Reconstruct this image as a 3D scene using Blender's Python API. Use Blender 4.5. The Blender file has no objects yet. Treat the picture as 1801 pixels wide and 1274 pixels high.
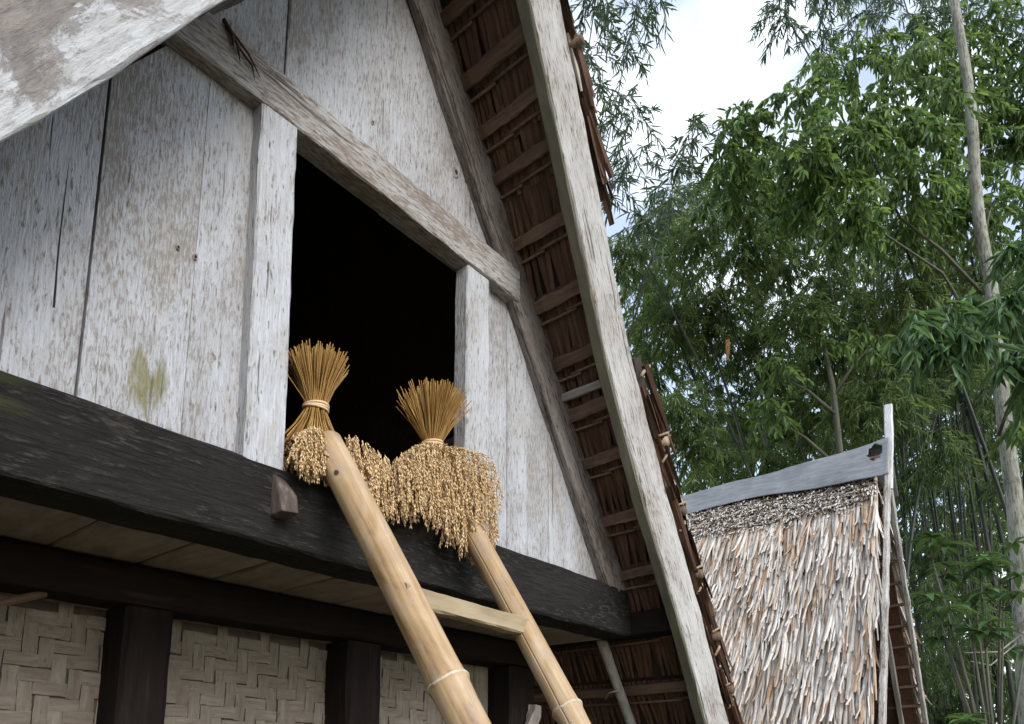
import bpy, math, random
import numpy as np
from mathutils import Vector, Matrix, noise as mnoise

random.seed(11)
rng = np.random.default_rng(5)
S = bpy.context.scene
COL = S.collection
V = Vector

# ------------------------------------------------------------------ camera
cam_d = bpy.data.cameras.new('camera')
cam = bpy.data.objects.new('camera', cam_d); COL.objects.link(cam)
cam_d.sensor_fit = 'HORIZONTAL'; cam_d.sensor_width = 36.0; cam_d.lens = 25.53
cam_d.shift_y = 0.268
cam_d.clip_start = 0.05; cam_d.clip_end = 2000
cam.location = (0, 0, 1.6)
cam.rotation_euler = (math.radians(90 + 9.775), 0, math.radians(39.014 - 90))
S.camera = cam

# ------------------------------------------------------------------ world, sun, exposure
SUN_ELEV, SUN_AZ = 32.0, 194.0     # azimuth of the sun, degrees clockwise from +Y
W = bpy.data.worlds.new('World'); S.world = W; W.use_nodes = True
wn = W.node_tree; wn.nodes.clear()
wo = wn.nodes.new('ShaderNodeOutputWorld'); wb = wn.nodes.new('ShaderNodeBackground')
sky = wn.nodes.new('ShaderNodeTexSky'); sky.sky_type = 'NISHITA'; sky.sun_disc = False
sky.sun_elevation = math.radians(SUN_ELEV); sky.sun_rotation = math.radians(SUN_AZ)
wtc = wn.nodes.new('ShaderNodeTexCoord')
wno = wn.nodes.new('ShaderNodeTexNoise'); wno.inputs['Scale'].default_value = 2.3
wno.inputs['Detail'].default_value = 5; wno.inputs['Roughness'].default_value = 0.5
wmp = wn.nodes.new('ShaderNodeMapping'); wmp.inputs['Scale'].default_value = (1, 1, 1.6); wmp.inputs['Location'].default_value = (0.35, 0.2, 0.1)
wra = wn.nodes.new('ShaderNodeValToRGB')
wra.color_ramp.elements[0].position = 0.49; wra.color_ramp.elements[0].color = (0.24, 0.24, 0.24, 1)
wra.color_ramp.elements[1].position = 0.62; wra.color_ramp.elements[1].color = (1, 1, 1, 1)
wmx = wn.nodes.new('ShaderNodeMix'); wmx.data_type = 'RGBA'
wmx.inputs['B'].default_value = (11.5, 12.0, 12.6, 1)
wn.links.new(wtc.outputs['Generated'], wmp.inputs['Vector']); wn.links.new(wmp.outputs['Vector'], wno.inputs['Vector'])
wn.links.new(wno.outputs['Fac'], wra.inputs['Fac']); wn.links.new(wra.outputs['Color'], wmx.inputs['Factor'])
wsc = wn.nodes.new('ShaderNodeVectorMath'); wsc.operation = 'SCALE'; wsc.inputs['Scale'].default_value = 2.0
wn.links.new(sky.outputs['Color'], wsc.inputs[0]); wn.links.new(wsc.outputs[0], wmx.inputs['A']); wn.links.new(wmx.outputs['Result'], wb.inputs['Color'])
wb.inputs['Strength'].default_value = 0.09
wn.links.new(wb.outputs['Background'], wo.inputs['Surface'])

sd = bpy.data.lights.new('sun', 'SUN'); sd.energy = 1.5; sd.angle = math.radians(28); sd.color = (1, 0.98, 0.955)
sun = bpy.data.objects.new('sun', sd); COL.objects.link(sun)
az, el = math.radians(SUN_AZ), math.radians(SUN_ELEV)
sdir = V((math.sin(az) * math.cos(el), math.cos(az) * math.cos(el), math.sin(el)))
sun.rotation_euler = sdir.to_track_quat('Z', 'Y').to_euler(); sun.location = (0, 0, 30)

S.render.engine = 'CYCLES'
S.view_settings.view_transform = 'Standard'; S.view_settings.look = 'None'
S.view_settings.exposure = 0.85; S.view_settings.gamma = 1.0; S.view_settings.use_curve_mapping = False

# ------------------------------------------------------------------ node material helpers
class NT:
    def __init__(self, name):
        self.m = bpy.data.materials.new(name); self.m.use_nodes = True
        self.t = self.m.node_tree; self.t.nodes.clear()
        self.out = self.n('OutputMaterial'); self.bsdf = self.n('BsdfPrincipled')
        self.l(self.bsdf.outputs[0], self.out.inputs[0])
    def n(self, k): return self.t.nodes.new('ShaderNode' + k)
    def l(self, a, b): self.t.links.new(a, b)
    def coords(self, scale=(1, 1, 1), rnd=True):
        tc = self.n('TexCoord'); mp = self.n('Mapping'); mp.inputs['Scale'].default_value = scale
        if rnd:
            oi = self.n('ObjectInfo'); mu = self.n('Math'); mu.operation = 'MULTIPLY'; mu.inputs[1].default_value = 53.0
            self.l(oi.outputs['Random'], mu.inputs[0])
            ad = self.n('VectorMath'); ad.operation = 'ADD'
            self.l(tc.outputs['Object'], ad.inputs[0]); self.l(mu.outputs[0], ad.inputs[1])
            self.l(ad.outputs[0], mp.inputs[0])
        else: self.l(tc.outputs['Object'], mp.inputs[0])
        return mp.outputs[0]
    def noise(self, vec, scale, detail=6, rough=0.6, dist=0.0):
        x = self.n('TexNoise'); x.inputs['Scale'].default_value = scale; x.inputs['Detail'].default_value = detail
        x.inputs['Roughness'].default_value = rough; x.inputs['Distortion'].default_value = dist
        self.l(vec, x.inputs['Vector']); return x.outputs['Fac']
    def ramp(self, fac, stops):
        r = self.n('ValToRGB'); e = r.color_ramp.elements
        while len(e) < len(stops): e.new(0.5)
        for i, (p, c) in enumerate(stops):
            e[i].position = p; e[i].color = (c, c, c, 1) if not isinstance(c, tuple) else (*c, 1)
        self.l(fac, r.inputs[0]); return r.outputs[0]
    def mix(self, fac, a, b, mode='MIX'):
        x = self.n('Mix'); x.data_type = 'RGBA'; x.blend_type = mode
        for v, k in ((fac, 'Factor'), (a, 'A'), (b, 'B')):
            if isinstance(v, (int, float)): x.inputs[k].default_value = v
            elif isinstance(v, tuple): x.inputs[k].default_value = (*v, 1)
            else: self.l(v, x.inputs[k])
        return x.outputs['Result']
    def math(self, op, a, b=None):
        x = self.n('Math'); x.operation = op
        for i, v in enumerate((a, b)):
            if v is None: continue
            if isinstance(v, (int, float)): x.inputs[i].default_value = v
            else: self.l(v, x.inputs[i])
        return x.outputs[0]
    def done(self, color, rough=0.8, bump=None, strength=0.4, dist=0.004, spec=0.3):
        if isinstance(color, tuple): self.bsdf.inputs['Base Color'].default_value = (*color, 1)
        else: self.l(color, self.bsdf.inputs['Base Color'])
        self.bsdf.inputs['Specular IOR Level'].default_value = spec
        if isinstance(rough, (int, float)): self.bsdf.inputs['Roughness'].default_value = rough
        else: self.l(rough, self.bsdf.inputs['Roughness'])
        if bump is not None:
            b = self.n('Bump'); b.inputs['Strength'].default_value = strength; b.inputs['Distance'].default_value = dist
            self.l(bump, b.inputs['Height']); self.l(b.outputs[0], self.bsdf.inputs['Normal'])
        return self.m

def weathered(name, white, mid, brown, dark, wear=0.5, fine=70, moss=None, fleck=0.62, crack=0.69, mossc=(0.13, 0.13, 0.03)):
    """flaking pale wood: grain runs along local Z"""
    t = NT(name)
    g = t.coords((1, 1, 0.06)); f = t.coords((1, 1, 0.2)); b = t.coords((1, 1, 0.45))
    grain = t.noise(g, fine * 3.2, 6, 0.65, 0.2)
    flake = t.noise(f, fine * 2.6, 6, 0.68, 0.35)
    blot = t.noise(b, 5.5, 6, 0.62, 0.4)
    spk = t.noise(f, fine * 2.6, 4, 0.55)
    base = t.mix(t.ramp(blot, [(0.38, 0.0), (0.62, 1.0)]), white, mid)
    base = t.mix(t.ramp(grain, [(0.45, 0.0), (0.62, 0.9)]), base, mid)
    wearm = t.math('ADD', flake, t.math('MULTIPLY', t.math('SUBTRACT', blot, 0.5), 0.48))
    base = t.mix(t.ramp(wearm, [(1 - wear - 0.01, 0.0), (1 - wear + 0.09, 0.95)]), base, brown)
    och = t.ramp(t.noise(b, 9, 7, 0.7, 0.8), [(0.55, 0.0), (0.70, 0.4)])
    base = t.mix(och, base, tuple(c * k for c, k in zip(brown, (1.35, 1.25, 1.05))))
    base = t.mix(t.ramp(spk, [(fleck + 0.03, 0.0), (fleck + 0.08, 0.7)]), base, dark)
    crk = t.noise(t.coords((1, 1, 0.03)), 60, 3, 0.5, 0.2)
    crkm = t.ramp(crk, [(crack, 0.0), (crack + 0.03, 0.7)])
    base = t.mix(crkm, base, dark)
    if moss:
        tc = t.n('TexCoord'); vm = t.n('VectorMath'); vm.operation = 'DISTANCE'
        mp = t.n('Mapping'); mp.inputs['Scale'].default_value = (1, 0.0, 0.6); mp.inputs['Location'].default_value = (0, 0, 0)
        t.l(tc.outputs['Object'], mp.inputs[0]); t.l(mp.outputs[0], vm.inputs[0])
        vm.inputs[1].default_value = (moss[0], 0, moss[1] * 0.6)
        md = t.math('ADD', t.math('MULTIPLY', vm.outputs['Value'], 1.0 / moss[2]), t.math('MULTIPLY', t.math('SUBTRACT', t.noise(f, 26, 4, 0.6), 0.5), 3.2))
        base = t.mix(t.ramp(md, [(0.35, 0.75), (0.8, 0.0)]), base, mossc)
    h = t.math('SUBTRACT', t.math('ADD', t.math('MULTIPLY', flake, 0.8), t.math('MULTIPLY', grain, 0.5)), t.math('MULTIPLY', crkm, 0.5))
    return t.done(base, 0.85, h, 1.0, 0.010, 0.2)

def simple(name, stops, scale=(1, 1, 0.15), freq=40, rough=0.75, strength=0.4, freq2=4, spec=0.25, dark=None):
    t = NT(name)
    a = t.noise(t.coords(scale), freq, 7, 0.62, 0.2); b = t.noise(t.coords((1, 1, 0.5)), freq2, 5, 0.6)
    v = t.math('ADD', t.math('MULTIPLY', a, 0.6), t.math('MULTIPLY', b, 0.4))
    c = t.ramp(v, stops)
    if dark: c = t.mix(t.ramp(t.noise(t.coords(scale), freq * 1.7, 3), [(0.62, 0.0), (0.68, 0.8)]), c, dark)
    return t.done(c, rough, a, strength, 0.004, spec)

M = {}
M['plank'] = weathered('whitewashed_plank', (0.52, 0.535, 0.575), (0.39, 0.39, 0.40), (0.285, 0.26, 0.24), (0.10, 0.085, 0.075), 0.50)
M['plank_moss'] = weathered('whitewashed_plank_moss', (0.52, 0.535, 0.575), (0.39, 0.39, 0.40), (0.275, 0.25, 0.225), (0.09, 0.075, 0.065), 0.515, moss=(0.035, -0.33, 0.06), mossc=(0.19, 0.175, 0.06))
M['jamb'] = weathered('jamb_wood', (0.55, 0.565, 0.605), (0.41, 0.41, 0.415), (0.28, 0.25, 0.22), (0.09, 0.07, 0.055), 0.46, 60)
M['lintel'] = weathered('lintel_wood', (0.46, 0.45, 0.445), (0.33, 0.305, 0.285), (0.21, 0.17, 0.14), (0.05, 0.04, 0.035), 0.52, 55, crack=0.65)
M['rake'] = weathered('rake_wood', (0.27, 0.245, 0.23), (0.18, 0.15, 0.135), (0.105, 0.08, 0.066), (0.03, 0.024, 0.021), 0.5, 50, crack=0.63)
M['barge'] = weathered('barge_board_wood', (0.52, 0.51, 0.495), (0.37, 0.35, 0.33), (0.21, 0.165, 0.135), (0.06, 0.048, 0.042), 0.46, 45, crack=0.65)
M['moss_edge'] = simple('mossy_board_edge', [(0.3, (0.06, 0.055, 0.038)), (0.55, (0.13, 0.12, 0.085)), (0.75, (0.23, 0.215, 0.165))])
M['sill'] = weathered('black_sill_wood', (0.022, 0.0195, 0.018), (0.009, 0.008, 0.0075), (0.048, 0.043, 0.039), (0.006, 0.006, 0.006), 0.44, 40, moss=(0.06, -1.02, 0.10), mossc=(0.035, 0.04, 0.014))
M['soffit'] = simple('soffit_boards', [(0.3, (0.10, 0.072, 0.058)), (0.5, (0.20, 0.155, 0.128)), (0.75, (0.30, 0.245, 0.21))], (1, 1, 0.3), 30, 0.9, 0.5)
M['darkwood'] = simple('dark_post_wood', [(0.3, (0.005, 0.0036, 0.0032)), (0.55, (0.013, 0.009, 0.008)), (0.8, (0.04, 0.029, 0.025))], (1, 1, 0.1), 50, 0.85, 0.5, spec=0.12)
M['near_black'] = simple('near_black_interior_wood', [(0.3, (0.006, 0.005, 0.006)), (0.7, (0.014, 0.011, 0.012))])  # colour set near black so the shade inside the barn stays deep
M['peg'] = simple('peg_wood', [(0.3, (0.035, 0.025, 0.02)), (0.5, (0.08, 0.06, 0.05)), (0.68, (0.20, 0.165, 0.145))], (1, 1, 0.12), 70, 0.85, 0.8, 14)
M['weave'] = simple('woven_bamboo', [(0.28, (0.11, 0.085, 0.064)), (0.5, (0.175, 0.148, 0.12)), (0.75, (0.27, 0.245, 0.21))], (1, 1, 0.12), 90, 0.8, 0.6, 7, dark=(0.09, 0.07, 0.055))
M['weaveback'] = simple('woven_bamboo_back', [(0.3, (0.06, 0.046, 0.036)), (0.7, (0.10, 0.082, 0.064))])
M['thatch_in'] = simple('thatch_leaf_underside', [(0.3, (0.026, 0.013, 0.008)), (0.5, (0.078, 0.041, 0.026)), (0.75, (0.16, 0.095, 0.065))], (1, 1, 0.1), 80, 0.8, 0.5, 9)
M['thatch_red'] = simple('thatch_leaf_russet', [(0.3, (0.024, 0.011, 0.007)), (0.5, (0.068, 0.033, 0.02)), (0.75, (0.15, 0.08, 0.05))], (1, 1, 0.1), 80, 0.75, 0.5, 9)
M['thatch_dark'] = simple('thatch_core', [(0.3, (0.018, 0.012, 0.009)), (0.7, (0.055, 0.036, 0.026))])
M['batten'] = simple('batten_bamboo', [(0.3, (0.05, 0.029, 0.02)), (0.5, (0.11, 0.069, 0.049)), (0.75, (0.21, 0.145, 0.108))], (1, 1, 0.1), 60, 0.75, 0.5)
M['cane'] = simple('cane_lashing', [(0.3, (0.20, 0.13, 0.08)), (0.7, (0.42, 0.31, 0.21))], (1, 1, 0.1), 60, 0.6, 0.3)
M['greywood'] = simple('grey_bamboo', [(0.3, (0.12, 0.105, 0.09)), (0.5, (0.24, 0.22, 0.20)), (0.75, (0.40, 0.38, 0.35))], (1, 1, 0.08), 60, 0.75, 0.4)
M['stalk'] = simple('rice_straw', [(0.3, (0.16, 0.08, 0.022)), (0.5, (0.30, 0.165, 0.045)), (0.7, (0.45, 0.28, 0.10))], (1, 1, 0.05), 60, 0.55, 0.1, 22)
M['tie'] = simple('bamboo_tie', [(0.3, (0.48, 0.33, 0.17)), (0.7, (0.68, 0.52, 0.33))], (1, 1, 0.3), 40, 0.5, 0.2)
M['rung'] = simple('rung_wood', [(0.3, (0.17, 0.125, 0.07)), (0.5, (0.30, 0.235, 0.145)), (0.75, (0.43, 0.355, 0.24))], (1, 1, 0.12), 50, 0.7, 0.4)
M['hole'] = NT('dark_knot').done((0.05, 0.025, 0.015), 0.8)
M['whitepost'] = weathered('white_finial', (0.72, 0.73, 0.75), (0.55, 0.55, 0.56), (0.36, 0.34, 0.33), (0.2, 0.19, 0.18), 0.36, 30)

def lichen_board():
    t = NT('lichened_barge_board')
    f = t.coords((1, 1, 0.3)); g = t.coords((1, 1, 0.08))
    grain = t.noise(g, 120, 6, 0.65, 0.2); big = t.noise(t.coords((1, 1, 0.45)), 7.5, 8, 0.68, 0.6); med = t.noise(f, 60, 7, 0.72, 0.4)
    sep = t.n('SeparateXYZ'); tc = t.n('TexCoord'); t.l(tc.outputs['Object'], sep.inputs[0])
    c = t.mix(t.ramp(grain, [(0.4, 0.0), (0.65, 0.8)]), (0.50, 0.51, 0.525), (0.35, 0.345, 0.34))
    c = t.mix(t.ramp(med, [(0.48, 0.0), (0.62, 0.7)]), c, (0.27, 0.24, 0.215))
    m = t.math('ADD', big, t.math('ADD', t.math('MULTIPLY', t.math('ADD', sep.outputs['X'], 0.055), 1.7), t.math('MULTIPLY', t.math('SUBTRACT', med, 0.5), 0.30)))
    c = t.mix(t.ramp(m, [(0.50, 0.0), (0.57, 0.85)]), c, t.mix(t.ramp(med, [(0.42, 0.0), (0.6, 1.0)]), (0.115, 0.095, 0.085), (0.23, 0.20, 0.18)))
    h = t.math('SUBTRACT', t.math('ADD', t.math('MULTIPLY', med, 0.7), t.math('MULTIPLY', grain, 0.4)), t.math('MULTIPLY', t.ramp(m, [(0.50, 0.0), (0.55, 1.0)]), 0.25))
    return t.done(c, 0.9, h, 1.0, 0.010, 0.15)
M['barge_worn'] = lichen_board()
def grain_mat():
    t = NT('rice_grain'); a = t.n('Attribute'); a.attribute_name = 'rnd'
    c = t.ramp(a.outputs['Fac'], [(0.0, (0.30, 0.17, 0.07)), (0.3, (0.52, 0.345, 0.165)), (0.7, (0.66, 0.475, 0.26)), (1.0, (0.77, 0.61, 0.39))])
    return t.done(c, 0.6, spec=0.3)
M['grain'] = grain_mat()

def bamboo_mat():
    t = NT('dry_bamboo_pole')
    g = t.noise(t.coords((1, 1, 0.04)), 70, 6, 0.6); b = t.noise(t.coords((1, 1, 0.35)), 9, 6, 0.6, 0.6); s = t.noise(t.coords((1, 1, 0.5)), 130, 3)
    v = t.math('ADD', t.math('MULTIPLY', g, 0.4), t.math('MULTIPLY', b, 0.6))
    c = t.ramp(v, [(0.40, (0.20, 0.115, 0.05)), (0.47, (0.31, 0.20, 0.098)), (0.54, (0.39, 0.27, 0.15)), (0.62, (0.46, 0.355, 0.235))])
    st = t.noise(t.coords((1, 1, 0.5)), 22, 6, 0.7, 1.0)
    c = t.mix(t.ramp(st, [(0.50, 0.0), (0.62, 0.6)]), c, (0.32, 0.245, 0.19))
    c = t.mix(t.ramp(t.noise(t.coords((1, 1, 0.02)), 45, 4), [(0.6, 0.0), (0.7, 0.4)]), c, (0.26, 0.16, 0.08))
    c = t.mix(t.ramp(s, [(0.66, 0.0), (0.72, 0.6)]), c, (0.20, 0.12, 0.06))
    return t.done(c, 0.5, g, 0.12, 0.002, 0.35)
M['bamboo'] = bamboo_mat()
M['node'] = simple('bamboo_node', [(0.3, (0.25, 0.17, 0.10)), (0.5, (0.48, 0.39, 0.28)), (0.7, (0.66, 0.58, 0.47))], (1, 1, 1), 90, 0.7, 0.3)

def leaf_mat(name, stops, trans=0.35, rough=0.45):
    t = NT(name); a = t.n('Attribute'); a.attribute_name = 'rnd'
    c = t.ramp(a.outputs['Fac'], stops)
    t.done(c, rough, spec=0.4)
    tr = t.n('BsdfTranslucent'); t.l(t.mix(0.5, c, (0.24, 0.34, 0.07)), tr.inputs[0])
    mx = t.n('MixShader'); mx.inputs[0].default_value = trans
    t.l(t.bsdf.outputs[0], mx.inputs[1]); t.l(tr.outputs[0], mx.inputs[2]); t.l(mx.outputs[0], t.out.inputs[0])
    return t.m
M['bleaf'] = leaf_mat('bamboo_leaf', [(0.0, (0.06, 0.105, 0.045)), (0.5, (0.13, 0.20, 0.07)), (0.9, (0.22, 0.29, 0.10)), (1.0, (0.36, 0.31, 0.14))], 0.5, 0.55)
M['bleaf_blue'] = leaf_mat('bamboo_leaf_cool', [(0.0, (0.03, 0.06, 0.045)), (0.6, (0.055, 0.10, 0.065)), (1.0, (0.10, 0.15, 0.08))], 0.25)
M['broad'] = leaf_mat('broad_leaf', [(0.0, (0.045, 0.085, 0.03)), (0.5, (0.095, 0.16, 0.048)), (0.85, (0.15, 0.25, 0.058)), (1.0, (0.24, 0.35, 0.07))], 0.48, 0.55)
M['broad_light'] = leaf_mat('broad_leaf_light', [(0.0, (0.05, 0.11, 0.045)), (0.6, (0.09, 0.18, 0.07)), (1.0, (0.16, 0.28, 0.08))], 0.35, 0.4)
M['shrubleaf'] = leaf_mat('shrub_leaf', [(0.0, (0.03, 0.07, 0.035)), (0.6, (0.055, 0.12, 0.05)), (1.0, (0.09, 0.19, 0.055))], 0.25, 0.38)
M['trunk'] = weathered('pale_bark', (0.33, 0.325, 0.28), (0.23, 0.23, 0.19), (0.12, 0.115, 0.09), (0.06, 0.055, 0.045), 0.5, 18)
M['culm'] = simple('shaded_culm', [(0.3, (0.008, 0.010, 0.007)), (0.5, (0.022, 0.026, 0.018)), (0.75, (0.07, 0.07, 0.05))], (1, 1, 0.05), 20, 0.5, 0.2)  # culm colour darkened to carry the shade inside the dense thicket
M['twig'] = simple('twig_bark', [(0.3, (0.05, 0.05, 0.035)), (0.7, (0.12, 0.115, 0.085))], (1, 1, 0.1), 30)
M['drysheath'] = NT('dry_sheath').done((0.42, 0.22, 0.10), 0.7)
M['sheet'] = simple('grey_ridge_sheet', [(0.3, (0.10, 0.106, 0.114)), (0.5, (0.16, 0.168, 0.18)), (0.7, (0.24, 0.25, 0.262))], (3, 0.35, 3), 12, 0.65, 0.5, 5, 0.3, dark=(0.10, 0.10, 0.10))

def thatch_mat(name, attr):
    t = NT(name)
    if attr: a = t.n('Attribute'); a.attribute_name = 'rnd'; r = a.outputs['Fac']
    else: r = t.n('ObjectInfo').outputs['Random']
    c = t.ramp(r, [(0.0, (0.18, 0.145, 0.12)), (0.15, (0.38, 0.335, 0.285)), (0.55, (0.58, 0.53, 0.475)), (0.80, (0.66, 0.625, 0.58)), (0.83, (0.44, 0.31, 0.21)), (1.0, (0.32, 0.19, 0.11))])
    g = t.noise(t.coords((1, 1, 0.1), False), 60, 5)
    c = t.mix(t.ramp(g, [(0.4, 0.0), (0.7, 0.45)]), c, (0.22, 0.17, 0.13))
    return t.done(c, 0.8, spec=0.2)
M['thatch_obj'] = thatch_mat('dry_thatch_leaf', False); M['thatch_attr'] = thatch_mat('dry_thatch_mass', True)

def ground_mat():
    t = NT('earth_ground'); a = t.noise(t.coords((1, 1, 1), False), 0.6, 8, 0.65); b = t.noise(t.coords((1, 1, 1), False), 25, 6, 0.7)
    c = t.mix(t.ramp(a, [(0.42, 0.0), (0.58, 1.0)]), (0.20, 0.155, 0.11), (0.07, 0.095, 0.035))
    c = t.mix(t.ramp(b, [(0.4, 0.0), (0.7, 0.5)]), c, (0.10, 0.08, 0.06))
    return t.done(c, 0.95, b, 0.6, 0.02)
M['ground'] = ground_mat()

# ------------------------------------------------------------------ object helpers
WM = {}
def link(o, parent, mat4):
    COL.objects.link(o); WM[o] = mat4
    if parent is not None:
        o.parent = parent; o.matrix_local = WM[parent].inverted() @ mat4
        o.matrix_parent_inverse = Matrix.Identity(4)
        o.matrix_basis = WM[parent].inverted() @ mat4
    else: o.matrix_basis = mat4
    return o
def tag(o, label=None, cat=None, group=None, kind=None):
    if label: o['label'] = label
    if cat: o['category'] = cat
    if group: o['group'] = group
    if kind: o['kind'] = kind
    return o
def thing(name, loc, label, cat, group=None):
    o = bpy.data.objects.new(name, None); o.empty_display_size = 0.2
    link(o, None, Matrix.Translation(V(loc))); return tag(o, label, cat, group)
def mesh_data(name, verts, faces, mat, smooth=False):
    me = bpy.data.meshes.new(name); me.from_pydata([tuple(v) for v in verts], [], faces); me.materials.append(mat)
    if smooth: me.polygons.foreach_set('use_smooth', [True] * len(me.polygons))
    me.update(); return me
def add(name, me, parent, mat4=Matrix.Identity(4)):
    return link(bpy.data.objects.new(name, me), parent, mat4)
def frame(o, z, x):
    z = V(z).normalized(); x = V(x); x = (x - z * x.dot(z)).normalized(); y = z.cross(x)
    return Matrix(((x.x, y.x, z.x, o[0]), (x.y, y.y, z.y, o[1]), (x.z, y.z, z.z, o[2]), (0, 0, 0, 1)))
def fix_normals(me):
    import bmesh
    bm = bmesh.new(); bm.from_mesh(me); bmesh.ops.recalc_face_normals(bm, faces=bm.faces); bm.to_mesh(me); bm.free()

def beam(name, pts, wdir, w, t, mat, parent, seg=14, jit=0.003, ch=0.005, seed=None, ends=(1, 1), sag=0):
    """timber along a polyline; local Z follows the grain, width w along wdir, thickness t across"""
    pts = [V(p) for p in pts]; a, b = pts[0], pts[-1]
    fm = frame((a + b) / 2, b - a, wdir); inv = fm.inverted(); L = [inv @ p for p in pts]
    if seed is None: seed = random.uniform(0, 100)
    cum = [0]
    for i in range(1, len(L)): cum.append(cum[-1] + (L[i] - L[i - 1]).length)
    vs, fs = [], []
    prof = [(-w / 2 + ch, -t / 2), (w / 2 - ch, -t / 2), (w / 2, -t / 2 + ch), (w / 2, t / 2 - ch), (w / 2 - ch, t / 2), (-w / 2 + ch, t / 2), (-w / 2, t / 2 - ch), (-w / 2, -t / 2 + ch)]
    for k in range(seg + 1):
        d = cum[-1] * k / seg; i = 0
        while i < len(cum) - 2 and cum[i + 1] < d: i += 1
        u = (d - cum[i]) / (cum[i + 1] - cum[i]); c = L[i].lerp(L[i + 1], u)
        sc = ends[0] + (ends[1] - ends[0]) * k / seg
        for q, (x, y) in enumerate(prof):
            n = mnoise.noise_vector(V((seed + q // 2 * 1.7, d * 9, seed))) * jit
            n += mnoise.noise_vector(V((seed + q // 2 * 1.7, d * 45, seed + 9))) * jit * 0.5
            vs.append((c.x + x * sc + n.x, c.y + y + n.y, c.z))
    for k in range(seg):
        for q in range(8):
            fs.append((k * 8 + q, k * 8 + (q + 1) % 8, k * 8 + 8 + (q + 1) % 8, k * 8 + 8 + q))
    fs.append(tuple(range(7, -1, -1))); fs.append(tuple(seg * 8 + q for q in range(8)))
    return add(name, mesh_data(name, vs, fs, mat), parent, fm)

def slab(name, poly, y0, y1, mat, parent, ch=0.003):
    """plank lying in the facade: polygon in x,z, thickness y0..y1 (front y0)"""
    cx = sum(p[0] for p in poly) / len(poly); cz = sum(p[1] for p in poly) / len(poly); cy = (y0 + y1) / 2
    n = len(poly); vs, fs = [], []
    def ring(y, inset):
        for x, z in poly:
            dx, dz = cx - x, cz - z
            vs.append((x - cx + (inset if dx > 0 else -inset), y - cy, z - cz + (inset if dz > 0 else -inset)))
    ring(y0, ch); ring(y0 + ch, 0); ring(y1, 0)
    for r in range(2):
        for i in range(n): fs.append((r * n + i, r * n + (i + 1) % n, (r + 1) * n + (i + 1) % n, (r + 1) * n + i))
    fs.append(tuple(range(n))); fs.append(tuple(2 * n + i for i in range(n - 1, -1, -1)))
    me = mesh_data(name, vs, fs, mat); fix_normals(me)
    return add(name, me, parent, Matrix.Translation((cx, cy, cz)))

def tube_data(name, pts, rads, mat, n=8, smooth=True, caps=True):
    pts = [V(p) for p in pts]; vs, fs = [], []
    up = V((0.31, 0.2, 0.93))
    for i, p in enumerate(pts):
        d = (pts[min(i + 1, len(pts) - 1)] - pts[max(i - 1, 0)]).normalized()
        x = d.cross(up)
        if x.length < 0.05: x = d.cross(V((1, 0, 0)))
        x.normalize(); y = d.cross(x)
        r = rads[i] if isinstance(rads, (list, tuple)) else rads
        for k in range(n):
            a = 2 * math.pi * k / n; vs.append(p + (x * math.cos(a) + y * math.sin(a)) * r)
    for i in range(len(pts) - 1):
        for k in range(n): fs.append((i * n + k, i * n + (k + 1) % n, (i + 1) * n + (k + 1) % n, (i + 1) * n + k))
    if caps: fs.append(tuple(range(n - 1, -1, -1))); fs.append(tuple((len(pts) - 1) * n + k for k in range(n)))
    return vs, fs
def tube(name, pts, rads, mat, parent, n=8, origin=None):
    o = V(origin) if origin else V(pts[0]); vs, fs = tube_data(name, [V(p) - o for p in pts], rads, mat, n)
    return add(name, mesh_data(name, vs, fs, mat, True), parent, Matrix.Translation(o))
def tubes(name, lst, mat, parent, n=5, origin=(0, 0, 0)):
    vs, fs = [], []; o = V(origin)
    for pts, rads in lst:
        v, f = tube_data('', [V(p) - o for p in pts], rads, mat, n, caps=False); b = len(vs)
        vs += v; fs += [tuple(b + i for i in q) for q in f]
    return add(name, mesh_data(name, vs, fs, mat, True), parent, Matrix.Translation(o))

def leaf_mesh(name, O, D, N, L, Wd, rnd, mat, curl=0.18, shape=(0.28, 0.72, 1.0, 0.62)):
    """many folded leaves at once: each is two quads meeting along the midrib"""
    O, D, N = (np.asarray(a, float) for a in (O, D, N)); n = len(O)
    D /= np.linalg.norm(D, axis=1)[:, None]; Sd = np.cross(D, N); Sd /= np.linalg.norm(Sd, axis=1)[:, None] + 1e-9
    U = np.cross(Sd, D); L = np.asarray(L)[:, None]; Wd = np.asarray(Wd)[:, None] * 0.5
    a, b, wa, wb = shape
    fold = 0.35
    P = np.empty((n, 6, 3))
    P[:, 0] = O
    P[:, 1] = O + D * L * a + Sd * Wd * wa + U * Wd * fold
    P[:, 2] = O + D * L * b + Sd * Wd * wb + U * (Wd * fold - L * curl * 0.35)
    P[:, 3] = O + D * L - U * L * curl
    P[:, 4] = O + D * L * b - Sd * Wd * wb + U * (Wd * fold - L * curl * 0.35)
    P[:, 5] = O + D * L * a - Sd * Wd * wa + U * Wd * fold
    me = bpy.data.meshes.new(name)
    me.vertices.add(n * 6); me.vertices.foreach_set('co', P.reshape(-1))
    base = np.arange(n)[:, None] * 6
    loops = (base + np.array([0, 1, 2, 3, 0, 3, 4, 5])[None]).reshape(-1)
    me.loops.add(n * 8); me.loops.foreach_set('vertex_index', loops.astype(np.int32))
    me.polygons.add(n * 2); me.polygons.foreach_set('loop_start', np.arange(0, n * 8, 4, dtype=np.int32))
    at = me.attributes.new('rnd', 'FLOAT', 'POINT'); at.data.foreach_set('value', np.repeat(np.asarray(rnd, np.float32), 6))
    me.materials.append(mat); me.update(calc_edges=True); me.validate()
    return me

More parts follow.
